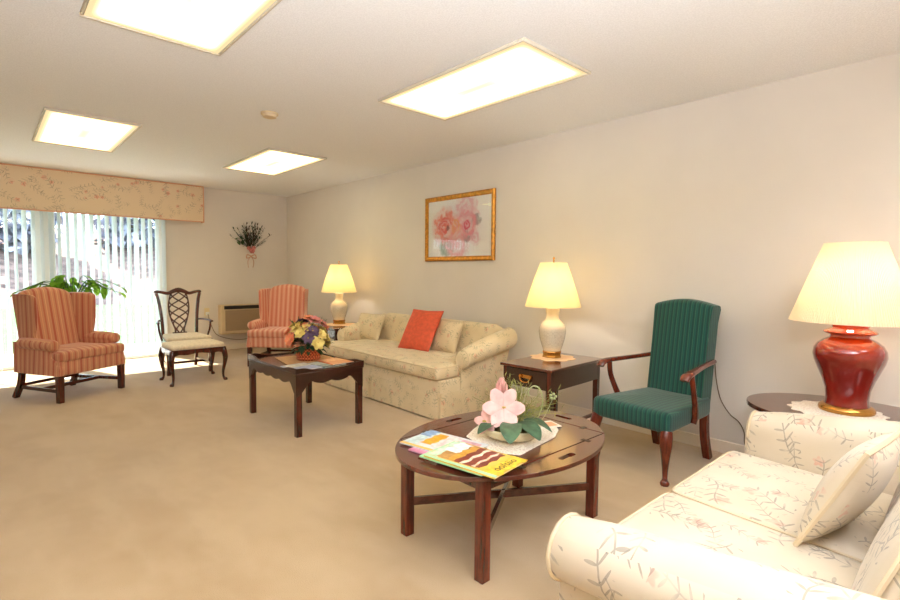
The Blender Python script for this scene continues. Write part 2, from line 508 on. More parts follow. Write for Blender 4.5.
M['bank'] = plain('leafy_bank', (140, 120, 112), .95, var=.3, vs=3)
M['patio'] = plain('patio_concrete', (206, 200, 190), .9, var=.05)
M['bark'] = plain('bark', (96, 84, 80), .9)
M['far_leaf'] = plain('far_leaf', (172, 176, 196), .8, var=.3, vs=2)  # bluish grey tone paints distance haze into the leaf colour
M['moss'] = plain('brown_moss', (112, 92, 54), .9, var=.3, vs=40, bump=.6, bs=90, bd=.01)
# ------------------------------------------------------------------ the room
XW, YB, H = 3.70, 7.98, 2.44
XL, YF = -2.4, -2.6
struct('floor', G().box(XL-.15, XW+.15, YF-.15, YB+.02, -.12, 0), M['carpet'])
struct('ceiling', G().box(XL-.15, XW+.15, YF-.15, YB+.15, H, H+.12), M['ceil'])
struct('wall_right', G().box(XW, XW+.15, YF, YB+.15, 0, H), M['wall'])
struct('wall_left', G().box(XL-.15, XL, YF, YB+.15, 0, H), M['wall'])
struct('wall_front', G().box(XL-.15, XW+.15, YF-.15, YF, 0, H), M['wall'])
OX0, OX1, OZ = -.76, 1.90, 2.06
g = G(); g.box(XL, OX0, YB, YB+.15, 0, H); g.box(OX1, XW, YB, YB+.15, 0, H); g.box(OX0, OX1, YB, YB+.15, OZ, H)
struct('wall_back', g, M['wall'])
struct('baseboard_right', G().box(XW-.013, XW, YF, YB, 0, .085), M['trim'], bevel=.004)
struct('baseboard_back', G().box(OX1+.06, XW-.013, YB-.013, YB, 0, .085), M['trim'], bevel=.004)
struct('baseboard_left', G().box(XL, XL+.013, YF, YB, 0, .085), M['trim'], bevel=.004)
# sliding glass door
w = bpy.data.objects.new('window_1', None); C.objects.link(w); w['kind'] = 'structure'
g = G(); g.box(OX0, OX0+.07, YB-.01, YB+.12, 0, OZ); g.box(OX1-.09, OX1, YB-.01, YB+.12, 0, OZ); g.box(OX0+.07, OX1-.09, YB-.01, YB+.12, OZ-.07, OZ); g.box(OX0+.07, OX1-.09, YB-.005, YB+.12, .0, .05)
struct('window_frame', g, M['white'], w, bevel=.004)
struct('window_mullion', G().box(.47, .665, YB+.0, YB+.09, .05, OZ-.07), M['white'], w, bevel=.006)
struct('window_pane', G().box(OX0+.07, .47, YB+.05, YB+.056, .05, OZ-.07), M['glass'], w)
struct('window_pane', G().box(.665, OX1-.09, YB+.03, YB+.036, .05, OZ-.07), M['glass'], w)
# outside
struct('patio', G().box(-4, 6, YB+.15, YB+2.0, -.2, -.06), M['patio'])
struct('lawn', G().box(-25, 30, YB+2.0, 22, -.3, -.08), M['lawn'])
g = G(); n = 30; rows = [(22, -.2), (24, .5), (27, 1.7), (31, 3.0), (38, 3.6), (60, 4.0)]
V = []; F = []
for j, (yy, zz) in enumerate(rows):
    for i in range(n+1): V.append((-30+65*i/n, yy+random.uniform(-.4, .4), zz+random.uniform(-.15, .15)*(j > 0)))
for j in range(len(rows)-1):
    for i in range(n): F.append((j*(n+1)+i, j*(n+1)+i+1, (j+1)*(n+1)+i+1, (j+1)*(n+1)+i))
struct('hill', g.add(V, F), M['bank'])
def tree(x, y, z, h, label):
    t = thing('tree', label, 'tree', (x, y, z), random.uniform(0, 360), 'trees on the bank outside the window')
    g = G(); g.tube([(0, 0, -.4), (.1, 0, h*.4), (.0, .1, h*.8)], [.22, .16, .05], 8)
    for k in range(5):
        a = k*1.3; z0 = h*(.35+.1*k); g.tube([(0.05, 0, z0), (math.cos(a)*h*.12, math.sin(a)*h*.12, z0+h*.1), (math.cos(a)*h*.2, math.sin(a)*h*.2, z0+h*.22)], [.07, .05, .02], 6)
    build('trunk', g, M['bark'], t)
    g = G()
    for k in range(620):
        a = random.uniform(0, 2*PI); r = h*.31*random.random()**.5; q = random.uniform(-1, 1)
        p = (math.cos(a)*r*(1-.3*abs(q)), math.sin(a)*r*(1-.3*abs(q)), h*.5+q*h*.46)
        g.leaf(p, (random.gauss(0, 1), random.gauss(0, 1), random.gauss(-.2, .6)), .75, .5, .4, n=2)
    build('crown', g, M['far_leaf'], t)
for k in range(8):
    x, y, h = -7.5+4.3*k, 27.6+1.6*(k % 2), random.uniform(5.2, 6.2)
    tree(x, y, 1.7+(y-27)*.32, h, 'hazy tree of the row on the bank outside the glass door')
# valance
v = thing('valance', 'floral fabric valance with peach piping across the top of the glass door', 'valance', (0, 0, 0))
VX0, VX1, VY, VZ0, VZ1 = -1.25, 2.375, 7.85, 1.92, 2.432
g = G(); g.softbox(VX0, VX1, VY, VY+.03, VZ0, VZ1, .012, k=3); g.box(VX1-.025, VX1-.002, VY+.02, YB, VZ0+.004, VZ1-.004); g.box(VX0, VX0+.025, VY+.02, YB, VZ0+.004, VZ1-.004)
build('panel', g, M['valance'], v)
g = G()
for z in (VZ0+.002, VZ1-.004): g.tube([(VX0, VY-.001, z), (VX1, VY-.001, z), (VX1, YB-.004, z)], .008, 8)
g.tube([(VX1-.004, VY-.001, VZ0), (VX1-.004, VY-.001, VZ1-.004)], .008, 8)
build('piping', g, M['piping'], v)
# vertical blind
b = thing('vertical_blind', 'white translucent vertical blind hanging in front of the glass door', 'blind', (0, 7.925, 0))
build('headrail', G().box(OX0, OX1+.0, -.02, .02, 2.0, 2.045), M['white'], b, bevel=.003)
g = G(); V = []
for k in range(7):
    q = -1+2*k/6; V.append((q*.0425, .006*(1-q*q)))
o = [(x, y) for x, y in V]+[(x, y+.0012) for x, y in reversed(V)]
g.prism(o, 0, 1.96)
sl = build('slat', g, M['slat'], b, smooth=50)
sl.location = (OX0+.05, 0, .035); sl.rotation_euler = (0, 0, math.radians(115))
xs = OX0+.05
for i in range(1, 32):
    xs += .083
    c = sl.copy(); C.objects.link(c); c.parent = b; c.location = (xs, 0, .035); c.rotation_euler = (0, 0, math.radians(115+random.uniform(-7, 7)))
# ceiling lights
def ceiling_light(x, y, label):
    t = thing('ceiling_light', label, 'ceiling light', (x, y, H), 0, 'ceiling lights')
    hx, hy, f = .305, .64, .017
    g = G()
    g.box(-hx-f, hx+f, -hy-f, -hy, -.02, 0); g.box(-hx-f, hx+f, hy, hy+f, -.02, 0); g.box(-hx-f, -hx, -hy, hy, -.02, 0); g.box(hx, hx+f, -hy, hy, -.02, 0)
    build('frame', g, M['frame'], t, bevel=.006)
    build('diffuser', G().softbox(-hx, hx, -hy, hy, -.016, -.004, .005, k=6), M['diffuser'], t)
    return t
M['frame'] = plain('light_frame', (206, 196, 178), .45)
L2 = ceiling_light(2.40, 2.36, 'lit ceiling light in front of the framed picture, nearer light beside the right wall')
dup(L2, (2.42, 5.58, H), 0, 'lit ceiling light above the far end of the long sofa')
dup(L2, (.69, 5.58, H), 0, 'lit ceiling light closest to the valance')
dup(L2, (.69, 2.36, H), 0, 'lit ceiling light cut off by the top edge of the photo')
t = thing('smoke_detector', 'small round beige smoke detector on the ceiling between the lights', 'smoke detector', (1.66, 3.87, H))
build('base', G().lathe([(.0, 0), (.065, 0), (.065, -.012), (0, -.012)], 32), M['ac_case'], t)
build('cover', G().lathe([(.0, -.012), (.056, -.012), (.05, -.032), (.03, -.038), (0, -.038)], 32), M['ac_case'], t)
# ------------------------------------------------------------------ furniture
def cabriole(top, out, h, r=1.0, n=10):
    """curved tapering leg from top (x,y) at height h; out = unit direction of the knee"""
    ox, oy = out
    path = [(0, 0, h), (.012, .0, h*.88), (.022, 0, h*.72), (.012, 0, h*.5), (-.004, 0, h*.28), (-.002, 0, h*.12), (.012, 0, h*.055), (.022, 0, .012), (.022, 0, 0)]
    rad = [.030, .032, .029, .021, .015, .0125, .018, .024, .02]
    P = smooth_curve([(top[0]+p[0]*ox, top[1]+p[0]*oy, p[2]) for p in path], 3)
    R = [a*r for a in lerp_list(rad, len(P))]
    return G().tube(P, R, n)

def sofa(name, label, loc, rotz, W, D, s, ncush, fab, top=.74, armz=(.56, .72), loose=False, tilt=0, group=None):
    t = thing(name, label, 'sofa', loc, rotz, group); DB = .15
    g = G(); g.softbox(-W+.015, W-.015, .035, D-DB, .03, .335, .02, k=4)
    build('base', g, fab, t)
    # skirt with kick pleats
    def side(p0, p1, pl):
        out = [p0]; a = Vector(p0); b = Vector(p1); d = (b-a).normalized(); nn = Vector((-d.y, d.x))
        for q in pl:
            c = a+(b-a)*q
            for u, w in ((-.022, 0), (-.004, .014), (.004, .014), (.022, 0)): out.append(tuple(c+d*u+nn*w))
        return out
    e = .006; x, y0, y1 = W+.004, .022, D-DB+.006
    pl = [.012, .5, .988] if ncush == 1 else [.012, .5, .988]
    o = side((-x, y0), (x, y0), pl)+side((x, y0), (x, y1), [.03, .97])+side((x, y1), (-x, y1), [])+side((-x, y1), (-x, y0), [.03, .97])
    rings = []
    for z, d in ((.225, .008), (.2, .004), (.11, 0), (.012, -.006)): rings.append([(p[0], p[1], z) for p in inset(o, d)])
    rings2 = [[(p[0], p[1], z) for p in inset(o, d+.007)] for z, d in ((.012, -.006), (.225, .008))]
    g = G(); g.loft(rings+rings2+[rings[0]], cap=False)
    build('skirt', g, fab, t, smooth=30)
    # cushions
    yb = D-.2
    for k in range(ncush):
        ears = s > .15
        if ncush == 1: o = [(-W+.012, 0), (W-.012, 0), (W-.012, s-.012), (W-.108, s-.012), (W-.108, yb), (-W+.108, yb), (-W+.108, s-.012), (-W+.012, s-.012)]
        else:
            sg = 1 if k else -1
            o = [(.003*sg, 0), ((W-.012)*sg, 0), ((W-.012)*sg, s-.012), ((W-.108)*sg, s-.012), ((W-.108)*sg, yb), (.003*sg, yb)]
            if not ears: o = [(.003*sg, 0), ((W-.105)*sg, 0), ((W-.105)*sg, yb), (.003*sg, yb)]
            if sg < 0: o.reverse()
        cu = build('seat_cushion', G().puffy(o, .335, .448, .034, .014, .045, ctr=(0, .2) if ncush == 1 else None), fab, t, smooth=60)
        cu.rotation_euler = (math.radians(-tilt), 0, 0)
        ro = fillet(o, .045); g = G()
        for z in (.352, .434):
            ring = [(p[0], p[1], z) for p in inset(ro, .006)]; g.tube(ring+[ring[0]], .0055, 6, cap=False)
        build('welt', g, M['cord_welt'], cu)
    # back
    rings = []; n = 28
    for i in range(n+1):
        q = -1+2*i/n; x = q*(W-.02); e = (W-.02)-abs(x)
        h = top - (.0 if e > .16 else .085*(1-e/.16)**2)
        crown = .018*math.cos(PI*x/2/W)
        yf0, yf1, yr = D-.235-crown, D-.155-crown, D-.012
        r = (yr-yf1)/2; cy = (yr+yf1)/2
        ring = [(x, yf0, .32), (x, yf0, .42), (x, yf0*.5+yf1*.5-.01, .56), (x, yf1, h-r)]
        ring += [(x, cy-r*math.cos(a), h-r+r*math.sin(a)) for a in [PI*k/8 for k in range(1, 8)]]
        ring += [(x, yr, h-r), (x, yr-DB*.62, .32), (x, yr-DB, .10), (x, yr-DB-.03, .10), (x, yr-DB-.06, .32)]
        rings.append(ring)
    build('backrest', G().loft(rings), fab, t, smooth=60)
    # rolled, sloping arms
    for sg in (-1, 1):
        rings = []; N = 22
        for i in range(N+1):
            q = i/N
            y = s + (D-.05-s)*q
            if i == 0: y, kk = s-.004, .62
            elif i == 1: y, kk = s+.004, .86
            elif i == 2: y, kk = s+.018, .96
            else: kk = 1
            qq = (y-s)/(D-.05-s)
            zt = armz[0]+(armz[1]-armz[0])*(max(qq, 0)**.85)
            r = (.082+.016*qq)*kk; cx = W-.012; zc = zt-.082-.016*qq
            xi = cx-r; xo = W-.012+.004*kk
            ring = [(xi, y, .05), (xi, y, .28), (xi, y, zc-.02)]
            ring += [(cx-r*math.cos(a), y, zc+r*math.sin(a)) for a in [math.radians(d) for d in range(0, 241, 20)]]
            ring += [(xo, y, zc-r*.93-.012), (xo, y, .3), (xo, y, .05)]
            cut = lambda p: min(p[1], D-DB+max(0, p[2]-.1)*DB/.62-.012)
            rings.append([(p[0]*sg, cut(p), p[2]) for p in ring])
        a = build('armrest', G().loft(rings), fab, t, smooth=50)
        # welt round the front of the roll
        pts = [(sg*p[0], s+.014, p[2]) for p in [(abs(v[0]), 0, v[2]) for v in rings[2][2:17]]]
        build('welt', G().tube(pts, .006, 6), M['cord_welt'], a)
    if loose:
        for sg in (-1, 1):
            c = build('back_cushion', G().softbox(-(W-.115)/2, (W-.115)/2, -.055, .055, -.17, .17, .05, (0.0, .02, .01), k=6), fab, t, smooth=70)
            c.location = (sg*(W-.108)/2, D-.225, .60); c.rotation_euler = (math.radians(-20), 0, 0)
            g = G(); hw, hh = (W-.115)/2-.008, .162
            for yy in (-.045, .045):
                ring = fillet([(-hw, -hh), (hw, -hh), (hw, hh), (-hw, hh)], .07); g.tube([(p[0], yy, p[1]) for p in ring]+[(ring[0][0], yy, ring[0][1])], .006, 6, cap=False)
            build('welt', g, M['cord_welt'], c)
    return t

sofa('sofa', 'long cream floral skirted sofa with rolled arms against the right wall', (2.665, 4.02, 0), -90, 1.0, .95, .28, 1, M['sofa'])
sofa('loveseat', 'white floral loveseat with two seat cushions in the lower right corner', (1.80, .79, 0), 180, .745, .93, .07, 2, M['sofa_white'], armz=(.605, .70), loose=True, tilt=2.6)

def pillow(name, label, cat, loc, rot, w, h, th, mat, welt=None, group=None, ruffle=False):
    t = thing(name, label, cat, loc, 0, group); t.rotation_euler = [math.radians(a) for a in rot]
    # knife-edged pillow standing on its lower edge, face towards -Y
    n = 16; V = []; F = []
    for sd in (-1, 1):
        for j in range(n+1):
            for i in range(n+1):
                u, v = -1+2*i/n, -1+2*j/n
                b = (1-u*u)**.55*(1-v*v)**.55
                pin = 1-.05*(1-abs(u))*(abs(v)**3)*1.0
                pin2 = 1-.05*(1-abs(v))*(abs(u)**3)*1.0
                V.append((u*w/2*pin2, sd*(th/2*b+.004), (v*pin+1)*h/2))
    o = (n+1)**2
    for j in range(n):
        for i in range(n):
            a = j*(n+1)+i; F.append((a, a+1, a+n+2, a+n+1)); F.append((o+a, o+a+n+1, o+a+n+2, o+a+1))
    edge = [i for i in range(n+1)]+[(j)*(n+1)+n for j in range(1, n+1)]+[n*(n+1)+i for i in range(n-1, -1, -1)]+[j*(n+1) for j in range(n-1, 0, -1)]
    for k in range(len(edge)):
        a, b = edge[k], edge[(k+1) % len(edge)]; F.append((a, o+a, o+b, b))
    build('pillow_body', G().add(V, F), mat, t, smooth=70)
    if welt:
        ring = [((V[i][0]), 0, V[i][2]) for i in edge]; build('welt', G().tube(ring+[ring[0]], .0075, 6, cap=False), welt, t)
    return t
pillow('throw_pillow', 'coral red square throw pillow leaning on the long sofa', 'pillow', (3.08, 3.86, .455), (-32, 0, -80), .40, .45, .14, M['coral'])
pillow('throw_pillow', 'floral throw pillow at the far end of the long sofa', 'pillow', (3.18, 4.86, .455), (-28, 0, -75), .38, .31, .12, M['sofa'], M['cord_welt'])
pillow('throw_pillow', 'floral throw pillow half hidden behind the coral pillow', 'pillow', (3.25, 3.61, .457), (-22, 0, -90), .34, .31, .10, M['sofa'], M['cord_welt'])
pillow('throw_pillow', 'white floral welted pillow standing edge on against the loveseat back', 'pillow', (1.90, .335, .44), (-26, 0, 174), .39, .345, .115, M['sofa_white'], M['cord_welt'])

def wing_chair(label, loc, rotz, fab):
    t = thing('wing_chair', label, 'armchair', loc, rotz)
    for sg in (-1, 1):
        build('leg', G().tube([(sg*.315, -.285, .27), (sg*.315, -.285, 0)], [.026, .023], sq=True), M['maho'], t, bevel=.003)
        build('leg', G().tube(smooth_curve([(sg*.262, .235, .27), (sg*.266, .25, .14), (sg*.275, .31, 0)], 4), .022, sq=True), M['maho'], t, bevel=.003)
        build('stretcher', G().tube([(sg*.313, -.27, .105), (sg*.268, .255, .105)], (.016, .009), sq=True), M['maho'], t, bevel=.002)
    build('stretcher', G().tube([(-.295, -.03, .105), (.295, -.03, .105)], (.016, .009), sq=True), M['mahox'], t, bevel=.002)
    build('stretcher', G().tube([(-.262, .235, .125), (.262, .235, .125)], (.014, .009), sq=True), M['mahox'], t, bevel=.002)
    build('seat_frame', G().puffy([(-.345, -.315), (.345, -.315), (.29, .29), (-.29, .29)], .245, .385, .02, 0, .03), fab, t, smooth=60)
    build('seat_cushion', G().puffy([(-.335, -.33), (.335, -.33), (.335, -.215), (.268, -.2), (.245, .17), (-.245, .17), (-.268, -.2), (-.335, -.215)], .375, .468, .026, .016, .03, ctr=(0, -.2)), fab, t, smooth=60)
    rings = []; n = 20
    for i in range(n+1):
        q = -1+2*i/n
        h = 1.0+.042*math.cos(PI*q*.5)**1.2*(1 if abs(q) < 1 else 0) - .03*max(0, abs(q)-.86)/.14
        ring = []
        for z in (.36, .48, .6, .72, .84, h-.06):
            x = q*(.245-.005*(z-.36)/.64); yf = .135+.115*(z-.36)/.64 - .022*math.cos(PI*q/2)
            ring.append((x, yf, z))
        xt = q*.242; yf = ring[-1][1]; yr = yf+.10+.0
        for a in (30, 60, 90, 120, 150):
            t_ = math.radians(a); ring.append((xt, (yf+yr)/2-(yr-yf)/2*math.cos(t_), h-.06+.06*math.sin(t_)))
        ring += [(xt, yr, h-.06), (q*.242, yr-.02, .8), (q*.245, yr-.06, .5), (q*.25, .30, .3), (q*.25, .2, .3)]
        rings.append(ring)
    build('backrest', G().loft(rings), fab, t, smooth=60)
    for sg in (-1, 1):
        # wing
        rings = []
        prof = [(.50, .07), (.55, .05), (.60, .03), (.66, .018), (.74, .01), (.82, .008), (.90, .008), (.945, .012), (.965, .025), (.975, .05)]
        for z, yf in prof:
            yr = .175+.115*(z-.36)/.64+.05; L = yr-yf; base = .246-.005*(z-.36)/.64
            pts = []
            for k in range(9):
                q = k/8; y = yr-L*q; pts.append((base-.012+(.035+.03*(z-.5))*q**1.4, y))
            th = .042 if z < .97 else .03
            out = [(x+th*(1-.25*abs(2*(k/8)-1)), y) for k, (x, y) in enumerate(pts)]
            tip = [(pts[-1][0]+th*.4, pts[-1][1]-.018)]
            rings.append([(sg*x, y, z) for x, y in pts+tip+out[::-1]])
        rings.append([(sg*(abs(p[0])*.2+.8*(.25+.055)), p[1]*.75+.25*.2, .981) for p in rings[-1]])
        build('wing', G().loft(rings), fab, t, smooth=60)
        # arm panel + roll
        rings = []
        for z, yf in ((.25, -.318), (.30, -.322), (.345, -.312), (.385, -.27), (.42, -.232), (.46, -.212), (.51, -.205), (.535, -.205)):
            fx = .345-.02*(z-.25)/.28; 
            ring = [(fx-.06, yf+.02), (fx-.045, yf), (fx-.005, yf), (fx+.008, yf+.02), (fx+.002-.01, .0), (.303, .28), (.25, .28), (fx-.062, .0)]
            rings.append([(sg*x, y, z) for x, y in ring])
        build('arm_panel', G().loft(rings), fab, t, smooth=50)
        P = [(sg*.315, -.247, .517), (sg*.315, -.242, .517), (sg*.315, -.225, .518), (sg*.314, -.1, .525), (sg*.31, .06, .53), (sg*.30, .17, .53)]
        build('arm_roll', G().tube(P, [.028, .044, .052, .054, .053, .05], 16), fab, t, smooth=60)
    return t
wing_chair('salmon striped wing chair standing in front of the glass door', (.585, 6.123, 0), 33, M['salmon'])
wing_chair('pink striped wing chair in the corner beside the air conditioner', (2.885, 6.40, 0), -43, M['pink'])

# green armchair
t = thing('armchair', 'dark green striped armchair with wooden arms against the right wall', 'armchair', (3.195, 1.455, 0), -95.6)
build('seat', G().puffy([(-.268, -.33), (.268, -.33), (.21, .30), (-.21, .30)], .298, .425, .03, .012, .04), M['green'], t, smooth=60)
rings = []; n = 18
for i in range(n+1):
    q = -1+2*i/n; h = 1.02+.036*math.cos(PI*q*.5); wx = .197
    e = 1-max(0, abs(q)-.9)/.1*.0
    yf = lambda z: .195+.085*(z-.38)/.66-.016*math.cos(PI*q/2)
    ring = [(q*wx*.98, yf(z), z) for z in (.33, .45, .6, .75, .9)]+[(q*wx*1.02, yf(h), h-.03), (q*wx*1.02, yf(h)+.008, h-.01), (q*wx*1.02, yf(h)+.03, h), (q*wx*1.02, yf(h)+.09, h), (q*wx*1.02, yf(h)+.112, h-.008), (q*wx*1.02, yf(h)+.12, h-.03)]
    ring += [(q*wx*.98, .195+.085*(z-.38)/.66+.12, z) for z in (.9, .6, .33)]
    rings.append(ring)
build('backrest', G().loft(rings), M['green'], t, bevel=0, smooth=45)
for sg in (-1, 1):
    build('leg', cabriole((sg*.235, -.295), (sg*.5, -.86), .31, 1.15, 12), M['red_maho'], t, smooth=60)
    build('leg', G().tube(smooth_curve([(sg*.178, .27, .34), (sg*.178, .285, .16), (sg*.18, .335, 0)], 4), [.023]*9, sq=True), M['red_maho'], t, bevel=.003)
    P = smooth_curve([(sg*.205, .315, .655), (sg*.235, .12, .648), (sg*.272, -.06, .642), (sg*.287, -.15, .638), (sg*.289, -.195, .628), (sg*.289, -.215, .605)], 4)
    R = lerp_list([(.016, .019), (.015, .02), (.016, .024), (.017, .029), (.018, .032), (.015, .027)], len(P))
    a = build('armrest', G().tube(P, R, 10, up=(0, 0, 1)), M['red_maho'], t, smooth=60)
    P = smooth_curve([(sg*.283, -.12, .63), (sg*.286, -.10, .54), (sg*.276, -.055, .44), (sg*.262, -.02, .36), (sg*.258, -.03, .315)], 4)
    build('arm_support', G().tube(P, lerp_list([(.02, .016), (.02, .015), (.022, .016), (.027, .017), (.022, .016)], len(P)), 10, up=(0, 1, 0)), M['red_maho'], t, smooth=60)

# pierced-splat armchair
t = thing('side_armchair', 'dark wooden armchair with a pierced lattice splat behind the footstool', 'armchair', (1.77, 6.65, 0), -3)
for sg in (-1, 1):
    build('leg', G().tube([(sg*.225, -.245, .40), (sg*.225, -.245, 0)], .02, sq=True), M['maho'], t, bevel=.003)
    P = smooth_curve([(sg*.19, .33, 0), (sg*.19, .265, .2), (sg*.19, .255, .42), (sg*.20, .27, .65), (sg*.225, .30, .85), (sg*.245, .315, .93)], 4)
    build('leg', G().tube(P, [.017]*len(P), sq=True, up=(0, 1, 0)), M['maho'], t, bevel=.003)
    P = smooth_curve([(sg*.198, .27, .60), (sg*.25, .15, .605), (sg*.285, .0, .60), (sg*.292, -.07, .592)], 4)
    build('armrest', G().tube(P, lerp_list([(.011, .013), (.011, .016), (.012, .02), (.011, .018)], len(P)), 8, up=(0, 0, 1)), M['maho'], t, smooth=60)
    build('arm_support', G().tube(smooth_curve([(sg*.286, -.02, .60), (sg*.276, -.03, .5), (sg*.245, -.0, .38)], 4), .012, 8), M['maho'], t, smooth=60)
    build('stretcher', G().tube([(sg*.222, -.24, .10), (sg*.19, .28, .10)], (.013, .008), sq=True), M['maho'], t)
build('stretcher', G().tube([(-.205, .02, .10), (.205, .02, .10)], (.013, .008), sq=True), M['mahox'], t)
build('seat_rail', G().prism(fillet([(-.25, -.265), (.25, -.265), (.205, .27), (-.205, .27)], .01), .345, .40), M['maho'], t, bevel=.004)
build('seat', G().puffy([(-.243, -.258), (.243, -.258), (.195, .25), (-.195, .25)], .385, .435, .02, .015, .02), M['cream_seat'], t, smooth=60)
P = smooth_curve([(-.258, .318, .935), (-.245, .317, .952), (-.19, .313, .945), (-.12, .305, .93), (-.06, .305, .955), (0, .305, .972), (.06, .305, .955), (.12, .305, .93), (.19, .313, .945), (.245, .317, .952), (.258, .318, .935)], 4)
build('crest_rail', G().tube(P, lerp_list([(.012, .010), (.018, .012), (.018, .012), (.02, .012), (.024, .012), (.028, .012), (.024, .012), (.02, .012), (.018, .012), (.018, .012), (.012, .010)], len(P)), 10, up=(0, 0, 1)), M['mahox'], t, smooth=60)
sp = G()
def spl(fn, r=.0085):
    sp.tube([(fn(q), .255+.05*q+.01*math.sin(PI*q), .43+.51*q) for q in [k/28 for k in range(29)]], (.008, r), 8, up=(0, 1, 0))
A = lambda q: .052+.062*math.sin(PI*min(max(q-.12, 0)*.95, 1))**1.0 if q > .12 else .05+.01*(.12-q)
for sg in (-1, 1):
    spl(lambda q: sg*A(q))
    spl(lambda q: sg*A(q)*math.cos(q*PI*2.5))
    spl(lambda q: sg*A(q)*math.cos(q*PI*2.5+PI/2)*.98)
build('splat', sp, M['maho'], t, smooth=60)
build('splat_shoe', G().box(-.08, .08, .245, .28, .40, .445), M['maho'], t, bevel=.004)

# footstool
t = thing('footstool', 'cream upholstered footstool with dark cabriole legs in front of the lattice-back armchair', 'footstool', (1.68, 6.0, 0), 0)
build('seat', G().puffy([(-.27, -.21), (.27, -.21), (.27, .21), (-.27, .21)], .365, .425, .025, .02, .03), M['cream_seat'], t, smooth=60)
def scallop(hw, zt, zb, drop):
    o = [(-hw, zt), (hw, zt)]
    for k in range(25):
        q = 1-2*k/24; a = abs(q)
        z = zb-drop*(max(0, (a-.72)/.28)**1.3) + drop*.25*math.cos(q*PI*2.2)*(a < .72)
        o.append((q*hw, z))
    return o[::-1]
for a, hw, off in ((0, .275, .21), (180, .275, .21), (90, .215, .27), (270, .215, .27)):
    r = build('apron', G().prism(scallop(hw, .375, .325, .03), -off-.008, -off+.012, 'xz'), M['maho'], t, bevel=.002); r.rotation_euler = (0, 0, math.radians(a))
for sx in (-1, 1):
    for sy in (-1, 1): build('leg', cabriole((sx*.255, sy*.195), (sx*.72, sy*.72), .36, .95), M['maho'], t, smooth=60)

# rectangular coffee table
t = thing('coffee_table', 'rectangular dark wooden coffee table with a scalloped apron before the long sofa', 'table', (1.925, 3.853, 0), 0)
hx, hy, zt = .282, .447, .488
g = G(); g.box(-hx-.008, hx+.008, -hy-.008, hy+.008, zt-.035, zt-.012); build('tabletop', g, M['dark'], t, bevel=.005)
def rail(L, z0, z1):
    o = [(-L, z0), (L, z0)]
    for k in range(21):
        q = 1-2*k/20; a = abs(q); o.append((q*L, z1-(z1-z0-.005)*.75*(1/(1+math.exp(-(.62-a)*18)))))
    return o
for a, L, off in ((0, hx+.008, hy), (180, hx+.008, hy), (90, hy-.0035, hx), (270, hy-.0035, hx)):
    r = build('gallery', G().prism(rail(L, zt-.014, zt+.022), -off-.008, -off+.003, 'xz'), M['dark'], t, bevel=.002); r.rotation_euler = (0, 0, math.radians(a))
def apron(L, zt, nb):
    o = [(-L, zt), (L, zt)]; N = 64
    for k in range(N+1):
        q = 1-2*k/N; d = L-abs(q*L)
        if d < .14: z = zt-.055-.10*(1-d/.14)**1.5-.012*math.sin(d/.14*PI*2)
        else: z = zt-.06-.014*abs(math.sin((d-.14)/(L-.14)*PI*nb/2))
        o.append((q*L, z))
    return o[::-1]
for a, L, off, nb in ((0, hx, hy, 2), (180, hx, hy, 2), (90, hy, hx, 4), (270, hy, hx, 4)):
    r = build('apron', G().prism(apron(L-.001, zt-.034, nb), -off-.0025, -off+.018, 'xz'), M['dark'], t, bevel=.002); r.rotation_euler = (0, 0, math.radians(a))
for sx in (-1, 1):
    for sy in (-1, 1): build('leg', G().tube([(sx*(hx-.022), sy*(hy-.022), zt-.034), (sx*(hx-.022), sy*(hy-.022), 0)], .022, sq=True, up=(1, 0, 0)), M['maho'], t, bevel=.003)

# oval butler tray table
BT = Vector((1.815, 1.565, 0)); BZ = .436
t = thing('butler_table', 'oval wooden butler tray table with handle slots in the foreground', 'table', tuple(BT), 0)
EA, EB, RX, RY = .572, .42, .405, .295
def earc(a0, a1, n=20): return [(EA*math.cos(a0+(a1-a0)*k/n), EB*math.sin(a0+(a1-a0)*k/n)) for k in range(n+1)]
def ang(x, y): return math.atan2(y/EB, x/EA)
def rect_slot(cx, cy, along, L=.105, Wd=.03):
    o = []
    for k in range(16):
        a = 2*PI*k/16; x = (L/2-Wd/2)*(1 if math.cos(a) > 0 else -1)+Wd/2*math.cos(a); y = Wd/2*math.sin(a)
        o.append((cx+(x if along == 'x' else y), cy+(y if along == 'x' else x)))
    return o
gap = .004
xe = EA*math.sqrt(1-(RY/EB)**2); ye = EB*math.sqrt(1-(RX/EA)**2)
build('tray', G().prism([(-RX+gap, -RY+gap), (RX-gap, -RY+gap), (RX-gap, RY-gap), (-RX+gap, RY-gap)], BZ-.018, BZ), M['red_mahox'], t, bevel=.002)
for k, (lo, hi) in enumerate(((-1, 1),)*4):
    if k == 0: o = earc(ang(RX+gap, -ye), ang(RX+gap, ye)); h = rect_slot(.485, 0, 'y')
    if k == 1: o = earc(ang(xe, RY+gap), ang(-xe, RY+gap)); h = rect_slot(0, .355, 'x')
    if k == 2: o = [(-x, y) for x, y in earc(ang(RX+gap, -ye), ang(RX+gap, ye))]; h = rect_slot(-.485, 0, 'y')
    if k == 3: o = [(x, -y) for x, y in earc(ang(xe, RY+gap), ang(-xe, RY+gap))]; h = rect_slot(0, -.355, 'x')
    lf = build('flap', G().prism(o, BZ-.018, BZ, holes=[h]), M['red_mahox'], t, bevel=.0015)
    for q in (-.6, .6):
        if k in (0, 2): x0 = (RX if k == 0 else -RX); build('hinge', G().box(x0-.022, x0+.022, q*RY-.012, q*RY+.012, BZ-.001, BZ+.0008), M['dkmetal'], lf)
        else: y0 = (RY if k == 1 else -RY); build('hinge', G().box(q*RX-.012, q*RX+.012, y0-.022, y0+.022, BZ-.001, BZ+.0008), M['dkmetal'], lf)
g = G(); lx, ly = .40, .24
